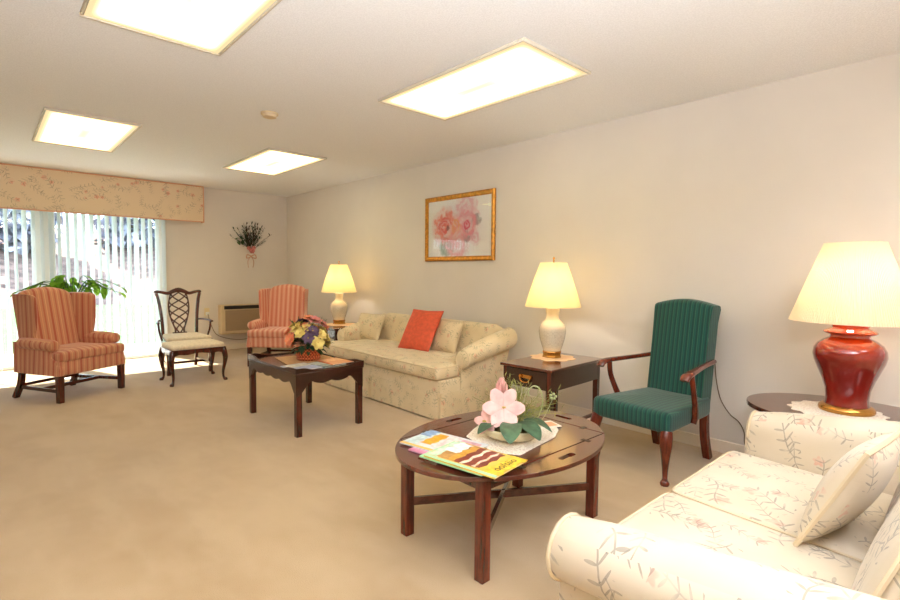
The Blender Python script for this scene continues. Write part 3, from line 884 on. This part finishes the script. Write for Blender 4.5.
g.box(-lx-.005, lx+.005, -ly-.022, -ly-.002, BZ-.065, BZ-.018); g.box(-lx-.005, lx+.005, ly+.002, ly+.022, BZ-.065, BZ-.018)
g.box(-lx-.022, -lx-.002, -ly, ly, BZ-.065, BZ-.018); g.box(lx+.002, lx+.022, -ly, ly, BZ-.065, BZ-.018)
build('frame', g, M['red_mahox'], t, bevel=.002)
for sx in (-1, 1):
    for sy in (-1, 1): build('leg', G().tube([(sx*lx, sy*ly, BZ-.018), (sx*lx, sy*ly, 0)], .023, sq=True, up=(1, 0, 0)), M['red_maho'], t, bevel=.003)
for sy in (-1, 1):
    build('stretcher', G().tube([(-lx, -ly*sy, .155+.0*sy), (lx, ly*sy, .155)], [(.019, .009), (.019, .009)], sq=True, up=(0, 0, 1)), M['red_mahox'], t, bevel=.002)

def side_table(label, loc, rotz, w, d, h, z_ap, drawer=True):
    """w along X (towards the wall), d along Y; drawer faces -X"""
    t = thing('side_table', label, 'table', loc, rotz, None)
    build('tabletop', G().box(-w/2, w/2, -d/2, d/2, h-.02, h), M['red_mahox'], t, bevel=.005)
    g = G(); i = .02
    g.box(-w/2+i+.02, w/2-i, -d/2+i, -d/2+i+.018, z_ap, h-.02); g.box(-w/2+i+.02, w/2-i, d/2-i-.018, d/2-i, z_ap, h-.02); g.box(w/2-i-.018, w/2-i, -d/2+i+.018, d/2-i-.018, z_ap, h-.02); g.box(-w/2+i+.02, -w/2+i+.04, -d/2+i+.018, d/2-i-.018, z_ap, z_ap+.012)
    build('apron', g, M['dark'], t, bevel=.002)
    dr = build('drawer', G().box(-w/2+i-.004, -w/2+i+.02, -d/2+.05, d/2-.05, z_ap+.014, h-.026), M['dark'], t, bevel=.003)
    g = G(); xx = -w/2+i-.004; zc = (z_ap+h-.02)/2
    g.tube([(xx, yy*.035, zc+.012) for yy in (-1, -.99)], .014, 10); 
    for sg in (-1, 1): g.tube([(xx+.002, sg*.042, zc+.014), (xx-.012, sg*.042, zc+.014)], .012, 12)
    g.tube(smooth_curve([(xx-.012, -.042, zc+.014), (xx-.016, -.04, zc-.006), (xx-.018, -.02, zc-.022), (xx-.018, .02, zc-.022), (xx-.016, .04, zc-.006), (xx-.012, .042, zc+.014)], 4), .0045, 8)
    g.box(xx-.003, xx, -.052, .052, zc+.002, zc+.026)
    build('bail_pull', g, M['brass'], dr, smooth=50)
    for sx in (-1, 1):
        for sy in (-1, 1): build('leg', G().tube([(sx*(w/2-i-.02), sy*(d/2-i-.02), h-.02), (sx*(w/2-i-.02), sy*(d/2-i-.02), 0)], [.021, .017], sq=True, up=(1, 0, 0)), M['maho'], t, bevel=.002)
    for sy in (-1, 1): build('stretcher', G().tube([(-(w/2-i-.02), sy*(d/2-i-.02), .12), (w/2-i-.02, sy*(d/2-i-.02), .12)], (.011, .008), sq=True, up=(0, 0, 1)), M['mahox'], t)
    return t
side_table('dark wooden side table with a brass pull between the long sofa and the green chair', (3.17, 2.255, 0), 3, .74, .45, .56, .40)
side_table('dark wooden side table in the far corner behind the end of the long sofa', (3.30, 5.52, 0), 0, .62, .62, .55, .42)

# oval end table
t = thing('oval_end_table', 'dark oval end table under the red lamp by the right wall', 'table', (3.29, .49, 0), 0)
ea, eb, h = .37, .46, .512
o = [(ea*math.cos(2*PI*k/48), eb*math.sin(2*PI*k/48)) for k in range(48)]
build('tabletop', G().prism(o, h-.024, h), M['red_mahox'], t, bevel=.007)
g = G(); g.loft([[(p[0]*.82, p[1]*.82, z) for p in o] for z in (h-.10, h-.024)]); build('apron', g, M['maho'], t, bevel=.002)
for k in range(4):
    a = PI/4+k*PI/2; build('leg', cabriole((ea*.68*math.cos(a), eb*.72*math.sin(a)), (math.cos(a), math.sin(a)), h-.06, .9), M['maho'], t, smooth=60)
# ------------------------------------------------------------------ lamps, plants and small things
def table_lamp(label, loc, sc=1.0, rotz=10):
    t = thing('table_lamp', label, 'lamp', loc, rotz, 'white ceramic lamps'); k = sc
    g = G(); g.lathe([(0, 0), (.076*k, 0), (.078*k, .008*k), (.072*k, .014*k), (.072*k, .036*k), (.078*k, .042*k), (.074*k, .052*k), (0, .052*k)], 8)
    build('base', g, M['brass'], t, smooth=30, bevel=.002)
    build('body', G().lathe([(0, .05*k), (.066*k, .05*k), (.07*k, .06*k), (.084*k, .10*k), (.098*k, .15*k), (.106*k, .20*k), (.104*k, .235*k), (.09*k, .265*k), (.064*k, .287*k), (.052*k, .30*k), (.05*k, .33*k), (.054*k, .37*k), (.057*k, .385*k), (0, .39*k)], 36), M['ceramic'], t, smooth=60)
    build('stem', G().tube([(0, 0, .36*k), (0, 0, .757*k)], .006, 8), M['brass'], t)
    sh = build('lamp_shade', G().shell([(.216*k, .398*k), (.19*k, .49*k), (.15*k, .61*k), (.103*k, .74*k)], 56, t=.0025), M['shade'], t, smooth=70)
    g = G()
    for a in range(3): g.tube([(0, 0, .735*k), (.101*k*math.cos(a*2.1), .101*k*math.sin(a*2.1), .735*k)], .002, 6)
    build('spider', g, M['brass'], t)
    build('finial', G().lathe([(0, .755*k), (.008*k, .757*k), (.004*k, .766*k), (.01*k, .775*k), (.004*k, .786*k), (0, .79*k)], 12), M['brass'], t, smooth=60)
    return t
LAMPS = [((3.275, 2.345, .5635), 1.0), ((3.32, 5.67, .5535), 1.02)]
table_lamp('lit white ceramic lamp on the side table beside the green chair', LAMPS[0][0])
table_lamp('lit white ceramic lamp at the far end of the long sofa', LAMPS[1][0], 1.02)
def doily(name, label, o, loc, mat, rotz=0, grp=None, th=.0025, cat='doily'):
    g = G(); g.prism(o, 0, th); r = build(name, g, mat, None, loc=loc, rot=(0, 0, math.radians(rotz))); tag(r, label, cat, grp); return r
def scal(r, n, d=.06, m=8): return [(r*(1+d*math.cos(n*2*PI*k/(n*m)))*math.cos(2*PI*k/(n*m)), r*(1+d*math.cos(n*2*PI*k/(n*m)))*math.sin(2*PI*k/(n*m))) for k in range(n*m)]
doily('doily', 'peach lace doily under the lamp beside the green chair', scal(.17, 8, .08), (3.27, 2.335, .5605), M['peach_lace'], 20)
doily('doily', 'peach lace doily under the lamp at the far end of the sofa', scal(.2, 8, .08), (3.30, 5.62, .5505), M['peach_lace'], 0)
doily('doily', 'white lace doily under the red lamp', scal(.205, 14, .05), (3.26, .53, .5125), M['lace'], 0)
# red lamp
RL = (3.30, .495, .5155)
t = thing('ginger_jar_lamp', 'lit lamp with an oxblood red jar base and pleated white shade', 'lamp', RL)
build('base', G().lathe([(0, 0), (.118, 0), (.122, .008), (.12, .02), (.112, .03), (.1, .036), (0, .036)], 48), M['brass'], t, smooth=40)
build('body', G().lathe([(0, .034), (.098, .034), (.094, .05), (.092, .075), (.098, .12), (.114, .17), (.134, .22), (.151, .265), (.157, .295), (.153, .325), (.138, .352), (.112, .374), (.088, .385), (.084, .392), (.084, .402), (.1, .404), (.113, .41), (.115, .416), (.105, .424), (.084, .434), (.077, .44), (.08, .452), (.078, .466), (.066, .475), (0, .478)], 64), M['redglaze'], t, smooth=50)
build('stem', G().tube([(0, 0, .475), (0, 0, .865)], .007, 8), M['brass'], t)
NP = 150
build('lamp_shade', G().shell([(.268, .468), (.267, .474), (.2, .672), (.13, .872), (.13, .876)], NP*2, t=.0025, mod=lambda k: 1+(.006 if k % 2 else -.004)), M['shade_pleat'], t, smooth=20)
g = G()
for a in range(3): g.tube([(0, 0, .86), (.126*math.cos(a*2.1), .126*math.sin(a*2.1), .86)], .0025, 6)
build('spider', g, M['brass'], t)
# picture
PY0, PY1, PZ0, PZ1 = 3.345, 4.40, 1.345, 2.05
t = thing('picture', 'gold framed watercolour of pink flowers on the right wall above the sofa', 'picture', (XW, (PY0+PY1)/2, (PZ0+PZ1)/2))
hw, hh, f = (PY1-PY0)/2, (PZ1-PZ0)/2, .05
prof = [(0, 0), (0, .02), (.012, .03), (.03, .026), (.044, .016), (.05, .012), (.05, 0)]
rings = []
for sy, sz in ((-1, -1), (1, -1), (1, 1), (-1, 1), (-1, -1)): rings.append([(-d, sy*(hw-i), sz*(hh-i)) for i, d in prof])
build('frame', G().loft(rings, cap=False), M['gold'], t, smooth=25)
def mk_paint():
    m = Mat('watercolour', srgb(236, 222, 220), .7); co = m.coord(); _, y0, z0 = m.sep(co)
    nz = m.noise(co, 7, 4, .6); n2 = m.noise(co, 22, 3, .6); n3 = m.noise(m.coord('Object', (1, 1, 1), (0, 1, 2)), 7, 4, .6)
    y = y0+(nz-.5)*.14; z = z0+(n3-.5)*.14
    col = m.mix((y*y*4.0+z*z*7.0).step(.9, .1)*.5, srgb(250, 242, 240), srgb(226, 208, 226))
    def blob(col, cy, cz, r, rgb, k=1.0, petal=True):
        a = y-cy; b = z-cz; d = (a*a+b*b).pw(.5)/r + (n2-.5)*.35
        f = d.step(1.05, .7)*k
        if petal: f = f*(((d*13.0+nz*14.0).sin()*.35)+.65)
        return m.mix(f, col, srgb(*rgb))
    # +y is the left of the picture as seen from the room
    col = blob(col, .18, -.2, .12, (104, 136, 96), .7, False); col = blob(col, -.27, .06, .07, (92, 110, 110), .7, False); col = blob(col, -.12, -.10, .07, (70, 72, 90), .7, False)
    col = blob(col, .2, .02, .23, (238, 138, 128)); col = blob(col, .22, .02, .11, (222, 84, 88)); col = blob(col, .16, 0, .03, (110, 70, 70), .8, False)
    col = blob(col, -.13, .04, .2, (240, 150, 166)); col = blob(col, -.13, .02, .08, (222, 62, 104)); col = blob(col, .03, .02, .08, (238, 160, 120))
    col = blob(col, .02, -.2, .19, (238, 170, 178)); col = blob(col, -.12, .22, .17, (234, 170, 188), .8); col = blob(col, -.25, -.12, .09, (228, 150, 176), .7)
    col = m.mix(n2.step(.5, .75)*.35, col, srgb(250, 240, 236))
    m.set('Base Color', col); return m.m
build('painting', G().box(-.008, -.005, -hw+.045, hw-.045, -hh+.045, hh-.045), mk_paint(), t)
build('glass', G().box(-.0125, -.0105, -hw+.046, hw-.046, -hh+.046, hh-.046), M['glass'], t)
# air conditioner, outlet, cords
t = thing('air_conditioner', 'beige wall air conditioner with a black vent strip on the back wall', 'air conditioner', (3.12, YB, .257))
w = .53
g = G(); g.softbox(-w, w, -.14, 0, 0, .445, .012, k=3); build('cabinet', g, M['ac_case'], t)
build('grille', G().box(-w+.06, w-.03, -.148, -.138, .05, .36), M['ac_grille'], t, bevel=.004)
g = G(); g.box(-w+.045, w-.02, -.15, -.11, .378, .43); build('vent', g, M['black'], t, bevel=.003)
build('control_panel', G().box(-.2, .04, -.152, -.148, .385, .425), M['dkmetal'], t)
t = thing('wall_outlet', 'ivory wall outlet with a white plug beside the lattice-back armchair', 'outlet', (2.432, YB, .60))
build('plate', G().box(-.036, .036, -.006, 0, -.058, .058), M['cream_plastic'], t, bevel=.003)
build('plug', G().softbox(-.024, .024, -.045, -.006, -.05, .0, .008, k=2), M['white'], t)
def cord(name, label, pts, mat, r=.005):
    o = build(name, G().tube(smooth_curve(pts, 6), r, 8), mat, smooth=60); tag(o, label, 'cord'); return o
cord('power_cord', 'grey power cord hanging from the outlet to the air conditioner', [(2.432, YB-.05, .57), (2.445, YB-.06, .50), (2.49, YB-.04, .37), (2.57, YB-.035, .242), (2.78, YB-.035, .165), (2.98, YB-.035, .15), (3.1, YB-.05, .19), (3.12, YB-.07, .249)], M['cordgrey'])
cord('lamp_cord', 'thin brown lamp cord hanging on the wall between the green chair and the end table', [(XW-.006, 1.285, .62), (XW-.006, 1.272, .50), (XW-.006, 1.24, .37), (XW-.006, 1.18, .28), (XW-.006, 1.12, .235), (XW-.006, 1.085, .17), (XW-.02, 1.07, .09), (XW-.03, .98, .012), (XW-.04, .8, .008)], M['cordgrey'], .0035)
# flowers
def petals(g, c, up, r, n=5, w=.6, cup=.25, m=0, tilt=.4, rings=1):
    up = Vector(up).normalized(); a = up.cross(Vector((0, 0, 1)) if abs(up.z) < .9 else Vector((1, 0, 0))).normalized(); b = up.cross(a)
    for q in range(rings):
        for k in range(n):
            th = 2*PI*(k+.5*q)/n; d = a*math.cos(th)+b*math.sin(th); s = b*math.cos(th)-a*math.sin(th)
            g.leaf(Vector(c)+up*.004*q, d+up*(tilt+.55*q), r*(1-.22*q), r*w, -.22, m, 5, cup, side=s, shape=lambda t: max(.12, math.sin(PI*min(t*.82+.12, 1))**.7))
    return g
# basket of flowers on the coffee table
t = thing('flower_basket', 'russet wicker basket of mixed silk flowers on the coffee table', 'flower arrangement', (1.975, 3.87, .4825))
g = G(); pf = [(0, 0), (.088, 0)]
for k in range(4): pf += [(.092+.005*k, .004+.026*k), (.102+.005*k, .013+.026*k), (.092+.005*k, .024+.026*k)]
pf += [(.1, .102), (.0, .095)]
build('basket', g.lathe(pf, 48), M['basket'], t, smooth=60)
g = G()
for k in range(150):
    a = random.uniform(0, 2*PI); e = random.uniform(-.15, 1.3); d = Vector((math.cos(a)*math.cos(e), math.sin(a)*math.cos(e), math.sin(e)))
    p = Vector((0, 0, .10))+d*random.uniform(.03, .12); g.leaf(p, d+Vector((0, 0, .2)), random.uniform(.06, .11), .035, .8, 0, 4)
build('foliage', g, [M['leaf_dk']], t)
cols = ['yellow', 'peach', 'yellow', 'purple', 'peach', 'yellow', 'rose', 'purple', 'yellow', 'peach', 'yellow', 'rose']
for k in range(30):
    a = k*2.399; e = .08+1.35*((k+.5)/30)**1.0; R = .155+.03*math.sin(k*5)
    d = Vector((math.cos(a)*math.cos(e), math.sin(a)*math.cos(e), math.sin(e)*1.25)); c = Vector((0, 0, .12))+d*R
    g = G(); petals(g, c, d, random.uniform(.05, .068), 6, .8, .15, 0, .35, 2); g.softbox(c.x-.008, c.x+.008, c.y-.008, c.y+.008, c.z-.004, c.z+.012, .006, k=1, m=1)
    build('flower', g, [M[cols[k % 12]], M['stamen']], t)
g = G()
for k in range(9):
    a = k*.7+.3; d = Vector((math.cos(a)*.7, math.sin(a)*.7, 1)).normalized()
    g.tube([Vector((0, 0, .1)), Vector((0, 0, .12))+d*.16, Vector((0, 0, .12))+d*.26], [.002, .0016, .001], 5)
    for q in range(6): g.leaf(Vector((0, 0, .12))+d*(.18+.014*q), d+Vector((random.uniform(-.6, .6), random.uniform(-.6, .6), .2)), .035, .009, .2, 0, 2)
build('sprigs', g, M['leaf'], t)
doily('table_runner', 'tan cloth mat under the flower basket on the coffee table', fillet([(-.25, -.2), (.215, -.26), (.215, .22), (-.17, .27)], .02), (1.975, 3.88, .4785), M['runner'], 0, cat='cloth')
# magazines
def magazine(label, loc, rotz, w, l, cover, spine, blocks=(), th=.006, grp=None, text=None):
    """cover lies flat, spine along -X side; blocks: (x0,x1,y0,y1,rgb) in fractions"""
    t = thing('magazine', label, 'magazine', loc, rotz, grp)
    build('pages', G().box(-w/2, w/2-.002, -l/2+.002, l/2-.002, .0008, th-.0008), plain('paper_edge', (232, 226, 214), .7), t)
    g = G(); g.box(-w/2, w/2, -l/2, l/2, th-.0008, th); g.box(-w/2, w/2, -l/2, l/2, 0, .0008); g.box(-w/2-.0008, -w/2, -l/2, l/2, 0, th)
    mats = [plain('cover', cover, .3, **{'Coat Weight': .3}), plain('spine', spine, .3)]
    g.box(-w/2-.0004, -w/2+.02, -l/2, l/2, th, th+.0002, 1)
    for x0, x1, y0, y1, rgb in blocks:
        mats.append(plain('print', rgb, .35, var=.12, vs=40)); n = len(mats)-1
        pts = []
        N = 8
        if len(rgb) == 3:
            bx0, bx1 = -w/2+w*x0, -w/2+w*x1; by0, by1 = -l/2+l*y0, -l/2+l*y1; h = th+.0003+.0001*n
            up = [(bx0+(bx1-bx0)*k/N, by1+.006*math.sin(k*1.9+n)) for k in range(N+1)]; dn = [(bx0+(bx1-bx0)*k/N, by0+.006*math.sin(k*1.9+n*2)) for k in range(N+1)]
            g.prism(dn+up[::-1], th, h, m=n)
    build('cover', g, mats, t)
    if text:
        s, x, y, size, rot = text
        cu = bpy.data.curves.new('title', 'FONT'); cu.body = s; cu.size = size; cu.extrude = .0002; cu.align_x = 'CENTER'; cu.align_y = 'CENTER'
        cu.materials.append(plain('ink', (52, 40, 16), .4))
        tmp = bpy.data.objects.new('title', cu); C.objects.link(tmp); bpy.context.view_layer.update()
        me = bpy.data.meshes.new_from_object(tmp.evaluated_get(bpy.context.evaluated_depsgraph_get())); bpy.data.objects.remove(tmp)
        o = bpy.data.objects.new('title', me); C.objects.link(o); o.parent = t; o.location = (x*w, y*l, th+.0018); o.rotation_euler = (0, 0, math.radians(rot))
    return t
magazine('magazine with a yellow spine edge at the left end of the oval table', (1.502, 1.652, .4435), 10, .225, .335, (214, 220, 226), (236, 190, 96), [(.1, .95, .8, .98, (200, 222, 226)), (.25, .9, .6, .78, (240, 172, 40)), (.2, .95, .4, .58, (238, 216, 214)), (.62, 1, .82, 1., (130, 164, 206)), (.15, .9, .05, .36, (206, 160, 176))])
magazine('magazine with a pink edge between the yellow edged and the green magazines', (1.478, 1.575, .4372), 8, .225, .31, (226, 170, 196), (214, 130, 170), [(.2, .9, .5, .9, (232, 224, 226))])
magazine('pale green magazine just under the burger cover magazine', (1.45, 1.455, .4498), 9, .235, .315, (172, 222, 176), (150, 214, 160), [(.2, .9, .75, .95, (232, 240, 232))])
magazine('top magazine with a burger cover and dark title on yellow', (1.456, 1.412, .4561), 8, .232, .355, (232, 196, 74), (176, 220, 180), [(.1, 1, .86, 1, (196, 228, 198)), (.12, .98, .3, .88, (196, 148, 84)), (.45, .95, .74, .94, (238, 240, 240)), (.14, .92, .62, .72, (222, 164, 62)), (.12, .95, .53, .62, (130, 50, 34)), (.12, .95, .48, .53, (246, 226, 206)), (.12, .95, .38, .48, (142, 56, 40)), (.14, .95, .34, .38, (244, 210, 186)), (.16, .92, .27, .34, (122, 46, 34)), (.09, 1, .0, .2, (240, 202, 50))], text=('oo/siio', .05, -.39, .052, 0))
magazine('open blue and white magazine on the near edge of the coffee table', (1.785, 3.60, .4790), 8, .215, .27, (206, 216, 226), (150, 156, 200), [(.05, .95, .05, .5, (176, 190, 222)), (.05, .95, .55, .95, (226, 224, 214))])
magazine('teal edged magazine beside the blue one on the coffee table', (1.985, 3.59, .4790), 8, .21, .25, (150, 178, 182), (40, 80, 92), [(.05, .95, .5, .95, (196, 206, 200)), (.1, .9, .0, .15, (34, 76, 90))])
magazine('orange covered magazine at the right rear of the coffee table', (2.083, 3.63, .4856), 3, .2, .26, (226, 136, 84), (214, 110, 66), [(.1, .9, .5, .9, (238, 180, 130))])
# tray mat, card and the silk arrangement on the oval table
o = [(-.165, .135), (-.06, .19), (.05, .235), (.16, .12), (.315, -.035), (.25, -.10), (.15, -.15), (0.0, -.17), (-.165, -.195), (-.225, -.10)]
doily('placemat', 'white scalloped lace placemat under the flower bowl on the oval table', fillet(o, .02), (1.83, 1.54, .4375), M['lace'], 0, cat='placemat')
t = thing('greeting_card', 'small white folded card with coral print at the right of the flower bowl', 'card', (2.10, 1.53, .4402), -20)
build('card', G().box(-.06, .06, -.05, .05, 0, .004), plain('card_white', (240, 234, 224), .5), t)
build('print', G().box(-.035, .05, -.035, .03, .004, .0046), plain('card_coral', (232, 168, 130), .5), t)
FB = Vector((1.825, 1.53, .4405))
t = thing('silk_flower_bowl', 'cream bowl of pink silk magnolias, leaves and wispy grass on the oval table', 'flower arrangement', tuple(FB))
build('bowl', G().lathe([(0, 0), (.085, 0), (.115, .012), (.135, .032), (.138, .05), (.13, .056), (.12, .05), (.1, .03), (0, .028)], 40), M['bowl'], t, smooth=60)
build('moss', G().lathe([(0, .03), (.112, .044), (.09, .056), (.04, .066), (0, .068)], 24), M['moss'], t, smooth=60)
toC = Vector((-.62, -.55, .45))
def rel(px, py, pz): return (px, py, pz)
# view-right direction on the table is about (.73,-.68), towards the camera (-.68,-.73)
vr = Vector((.734, -.679, 0)); vt = Vector((-.679, -.734, 0))
def P3(r, t_, z): return vr*r+vt*t_+Vector((0, 0, z))
for c, r, up in ((P3(-.045, .05, .15), .10, vt+Vector((0, 0, .45))), (P3(-.125, .05, .085), .06, vt*.8-vr*.5+Vector((0, 0, .3)))):
    g = G(); petals(g, c, up, r, 6 if r > .07 else 5, .72, .25, 0, .35, 1)
    n_ = Vector(up).normalized()
    for k in range(10):
        a = k*.63; q = Vector((math.cos(a), math.sin(a), .2)); g.tube([c, c+n_*.022+q*.008], .0022, 5, m=1)
    build('flower', g, [M['pinkpet'], M['stamen']], t, smooth=60)
g = G()  # bud
for k in range(5):
    a = 2*PI*k/5; g.leaf(P3(-.05, .0, .185), Vector((math.cos(a)*.22, math.sin(a)*.22, 1)), .10, .06, -.1, 0, 5, .4)
build('bud', g, M['pinkpet'], t, smooth=60)
g = G()
for az, L, W in ((-1.05, .15, .085), (-.15, .17, .10), (.55, .16, .095), (1.25, .15, .085), (2.1, .14, .08), (3.3, .13, .08), (4.2, .13, .08)):
    d = vt*math.cos(az)+vr*math.sin(az); b = d*.055+Vector((0, 0, .085))
    g.leaf(b, d+Vector((0, 0, .45)), L, W, 1.15, 0, 8, .1)
build('leaves', g, M['leaf_pale'], t, smooth=60)
g = G()
for k in range(60):
    base = P3(random.uniform(-.02, .06), random.uniform(-.05, .02), .05)
    r_, t_, z_ = random.choice([(-.15, .0, 1.0), (-.05, 0, 1.1), (.35, 0, .55), (.1, 0, .9), (-.5, 0, .45), (.5, -.1, .4)])
    d = P3(r_+random.gauss(0, .14), t_+random.gauss(0, .2), z_); L = random.uniform(.14, .27)
    d.normalize(); e = base+d*L+Vector((0, 0, -.03)); g.tube([base, base+d*L*.5+Vector((0, 0, .01)), e], [.0012, .001, .0008], 4)
    for q in range(9):
        p = base+d*L*(.35+.07*q); g.leaf(p, d+Vector((random.gauss(0, .7), random.gauss(0, .7), random.gauss(0, .5))), .035, .004, .2, 0, 2)
build('grass_spray', g, M['fern'], t)
g = G()
g.tube(smooth_curve([P3(.1, -.02, .05), P3(.135, -.02, .10), P3(.15, -.02, .17), P3(.135, -.02, .225), P3(.105, -.02, .24), P3(.08, -.02, .215), P3(.085, -.02, .19)], 6), .003, 6)
g.tube(smooth_curve([P3(.1, .02, .06), P3(.15, .0, .09), P3(.19, -.02, .16), P3(.20, -.02, .19)], 6), .0014, 6)
for k in range(5): g.softbox(*sum([[v-.006, v+.006] for v in P3(.20+.012*math.cos(k*1.3), -.02, .19+.012*math.sin(k*1.3))], []), .005, k=1)
build('tendril', g, M['tendril'], t, smooth=60)
# houseplant on a stand behind the wing chair
PX, PYY = .57, 6.98
t = thing('plant_stand', 'grey pedestal plant stand behind the salmon wing chair', 'plant stand', (PX+.14, PYY, 0))
build('base', G().lathe([(0, 0), (.15, 0), (.15, .012), (.06, .03), (.03, .05), (0, .05)], 32), M['pot'], t, smooth=50)
build('pole', G().lathe([(0, .045), (.022, .045), (.018, .2), (.026, .35), (.018, .5), (.022, .62), (0, .62)], 20), M['pot'], t, smooth=50)
build('shelf', G().lathe([(0, .615), (.14, .615), (.15, .63), (.14, .645), (0, .645)], 32), M['pot'], t, smooth=40)
t = thing('potted_houseplant', 'green leafy houseplant showing above the salmon wing chair', 'plant', (PX+.14, PYY, .646))
build('pot', G().lathe([(0, 0), (.085, 0), (.115, .16), (.125, .17), (.122, .19), (.105, .19), (.1, .15), (0, .15)], 32), M['white'], t, smooth=45)
g = G(); gs = G()
for k in range(34):
    a = random.uniform(0, 2*PI); d = Vector((math.cos(a)*1.2, math.sin(a)*.35, 0)); L = random.uniform(.2, .46); hh = random.uniform(.2, .36)
    p0 = Vector((0, 0, .14)); p1 = p0+d*L*.45+Vector((0, 0, hh)); p2 = p0+d*L*.9+Vector((0, 0, hh*.75))
    c = smooth_curve([p0, p1, p2], 5); gs.tube(c, .004, 5)
    for q in range(4):
        b = Vector(c[-1-2*q]); g.leaf(b, d+Vector((random.gauss(0, .5), random.gauss(0, .5), random.uniform(-.5, .1))), random.uniform(.09, .13), .07, .8, 0, 5, .1)
build('foliage', g, M['leaf_lit'], t, smooth=60); build('stems', gs, M['leaf'], t)
# dried flower swag
t = thing('wall_swag', 'dried flower swag with a pink bow hanging on the back wall', 'wall decoration', (3.075, YB, 1.62))
g = G()
for k in range(46):
    a = random.gauss(PI/2, .52); L = random.uniform(.16, .46); d = Vector((math.cos(a), -random.uniform(.08, .45), math.sin(a)))
    b = Vector((random.uniform(-.05, .05), -.03, -.06)); e = b+d.normalized()*L; g.tube([b, (b+e)/2+Vector((0, -.01, 0)), e], [.003, .0025, .0015], 5, m=k % 2)
    for q in range(6): g.leaf(b+(e-b)*(.35+.11*q), d+Vector((random.gauss(0, .6), random.gauss(0, .3), random.gauss(0, .6))), .055, .018, .3, k % 2, 3)
build('greenery', g, [M['leaf_dk'], M['twig']], t)
g = G()
for k in range(9): 
    c = (-.14+random.uniform(-.04, .05)+.0*k, -.07, .02+random.uniform(-.1, .12)); g.leaf(c, (random.gauss(-.4, .5), -.4, random.gauss(0, .5)), .09, .05, .4, 0, 4)
build('leaves', g, M['leaf'], t)
for c, r in (((.0, -.1, -.09), .05), ((-.045, -.09, -.05), .035), ((.03, -.1, -.045), .035)):
    build('flower', petals(G(), c, (0, -1, .2), r, 6, .8, .3, 0, .5, 2), M['rose'], t)
g = G()
for sg in (-1, 1):
    g.tube(smooth_curve([(0, -.07, -.17), (sg*.06, -.08, -.15), (sg*.075, -.08, -.20), (sg*.03, -.07, -.195), (0, -.07, -.175)], 5), [(.009, .003)]*21, 6)
    g.tube(smooth_curve([(0, -.06, -.17), (sg*.045, -.06, -.25), (sg*.035, -.05, -.35)], 5), [(.003, .010)]*11, 6)
build('ribbon', g, M['ribbon'], t, smooth=60)
# ------------------------------------------------------------------ light, camera
def light(name, typ, loc, energy, col, **kw):
    d = bpy.data.lights.new(name, typ); d.energy = energy; d.color = col
    for k, v in kw.items(): setattr(d, k, v)
    o = bpy.data.objects.new(name, d); C.objects.link(o); o.location = loc; return o
for i, (l, k) in enumerate(LAMPS):
    light('bulb', 'POINT', (l[0], l[1], l[2]+.55), 5.5, (1, .93, .78), shadow_soft_size=.035)
light('bulb', 'POINT', (RL[0], RL[1], RL[2]+.66), 5.2, (1, .90, .74), shadow_soft_size=.035)
# the next pair of ceiling fittings of the same grid, behind the viewer
for x in (.69, 2.41):
    o = light('ceiling_fitting', 'AREA', (x, -.86, H-.03), 26, (1, .97, .95), shape='RECTANGLE', size=.61, size_y=1.28)
# the photographer's flash, bounced off the ceiling
f = light('bounce_flash', 'SPOT', (.0, -.5, 1.3), 600, (.96, 1, 1.06), spot_size=math.radians(146), spot_blend=.6, shadow_soft_size=.06)
f.rotation_euler = Vector((.1, .40, 1)).to_track_quat('-Z', 'Y').to_euler()
# daylight
s = light('sun', 'SUN', (0, 20, 20), 24.0, (1, .97, .92), angle=.02)
s.rotation_euler = Vector((.36, -1, -1.55)).to_track_quat('-Z', 'Y').to_euler()
w = bpy.data.worlds.new('sky'); S.world = w; w.use_nodes = True
bg = w.node_tree.nodes['Background']; bg.inputs[0].default_value = (.70, .82, 1.0, 1); bg.inputs[1].default_value = 4.8
p = light('window_portal', 'AREA', ((OX0+OX1)/2, YB+.2, 1.03), 1, (1, 1, 1), shape='RECTANGLE', size=OX1-OX0, size_y=OZ)
p.rotation_euler = (math.radians(-90), 0, 0); p.data.cycles.is_portal = True

F_PX, YAW, PITCH, ROLL, CH = 502.894, math.radians(42.808), math.radians(-3.083), math.radians(.555), 1.2173
cd = bpy.data.cameras.new('camera'); cd.sensor_width = 36; cd.lens = F_PX/900*36; cd.clip_start = .02; cd.clip_end = 200
cam = bpy.data.objects.new('camera', cd); C.objects.link(cam)
Fv = Vector((math.sin(YAW)*math.cos(PITCH), math.cos(YAW)*math.cos(PITCH), math.sin(PITCH)))
Rv = Vector((math.cos(YAW), -math.sin(YAW), 0)); Uv = Rv.cross(Fv)
R2 = Rv*math.cos(ROLL)+Uv*math.sin(ROLL); U2 = Uv*math.cos(ROLL)-Rv*math.sin(ROLL)
cam.matrix_world = Matrix(((R2.x, U2.x, -Fv.x, 0), (R2.y, U2.y, -Fv.y, 0), (R2.z, U2.z, -Fv.z, CH), (0, 0, 0, 1)))
S.camera = cam
S.view_settings.view_transform = 'Standard'; S.view_settings.look = 'None'; S.view_settings.exposure = 0.0; S.view_settings.gamma = 1
S.view_settings.use_curve_mapping = False
cy = S.cycles
cy.use_denoising = True
cy.max_bounces = 8; cy.diffuse_bounces = 7; cy.glossy_bounces = 4; cy.transparent_max_bounces = 12; cy.transmission_bounces = 6
cy.sample_clamp_indirect = 0; cy.caustics_reflective = False; cy.caustics_refractive = False
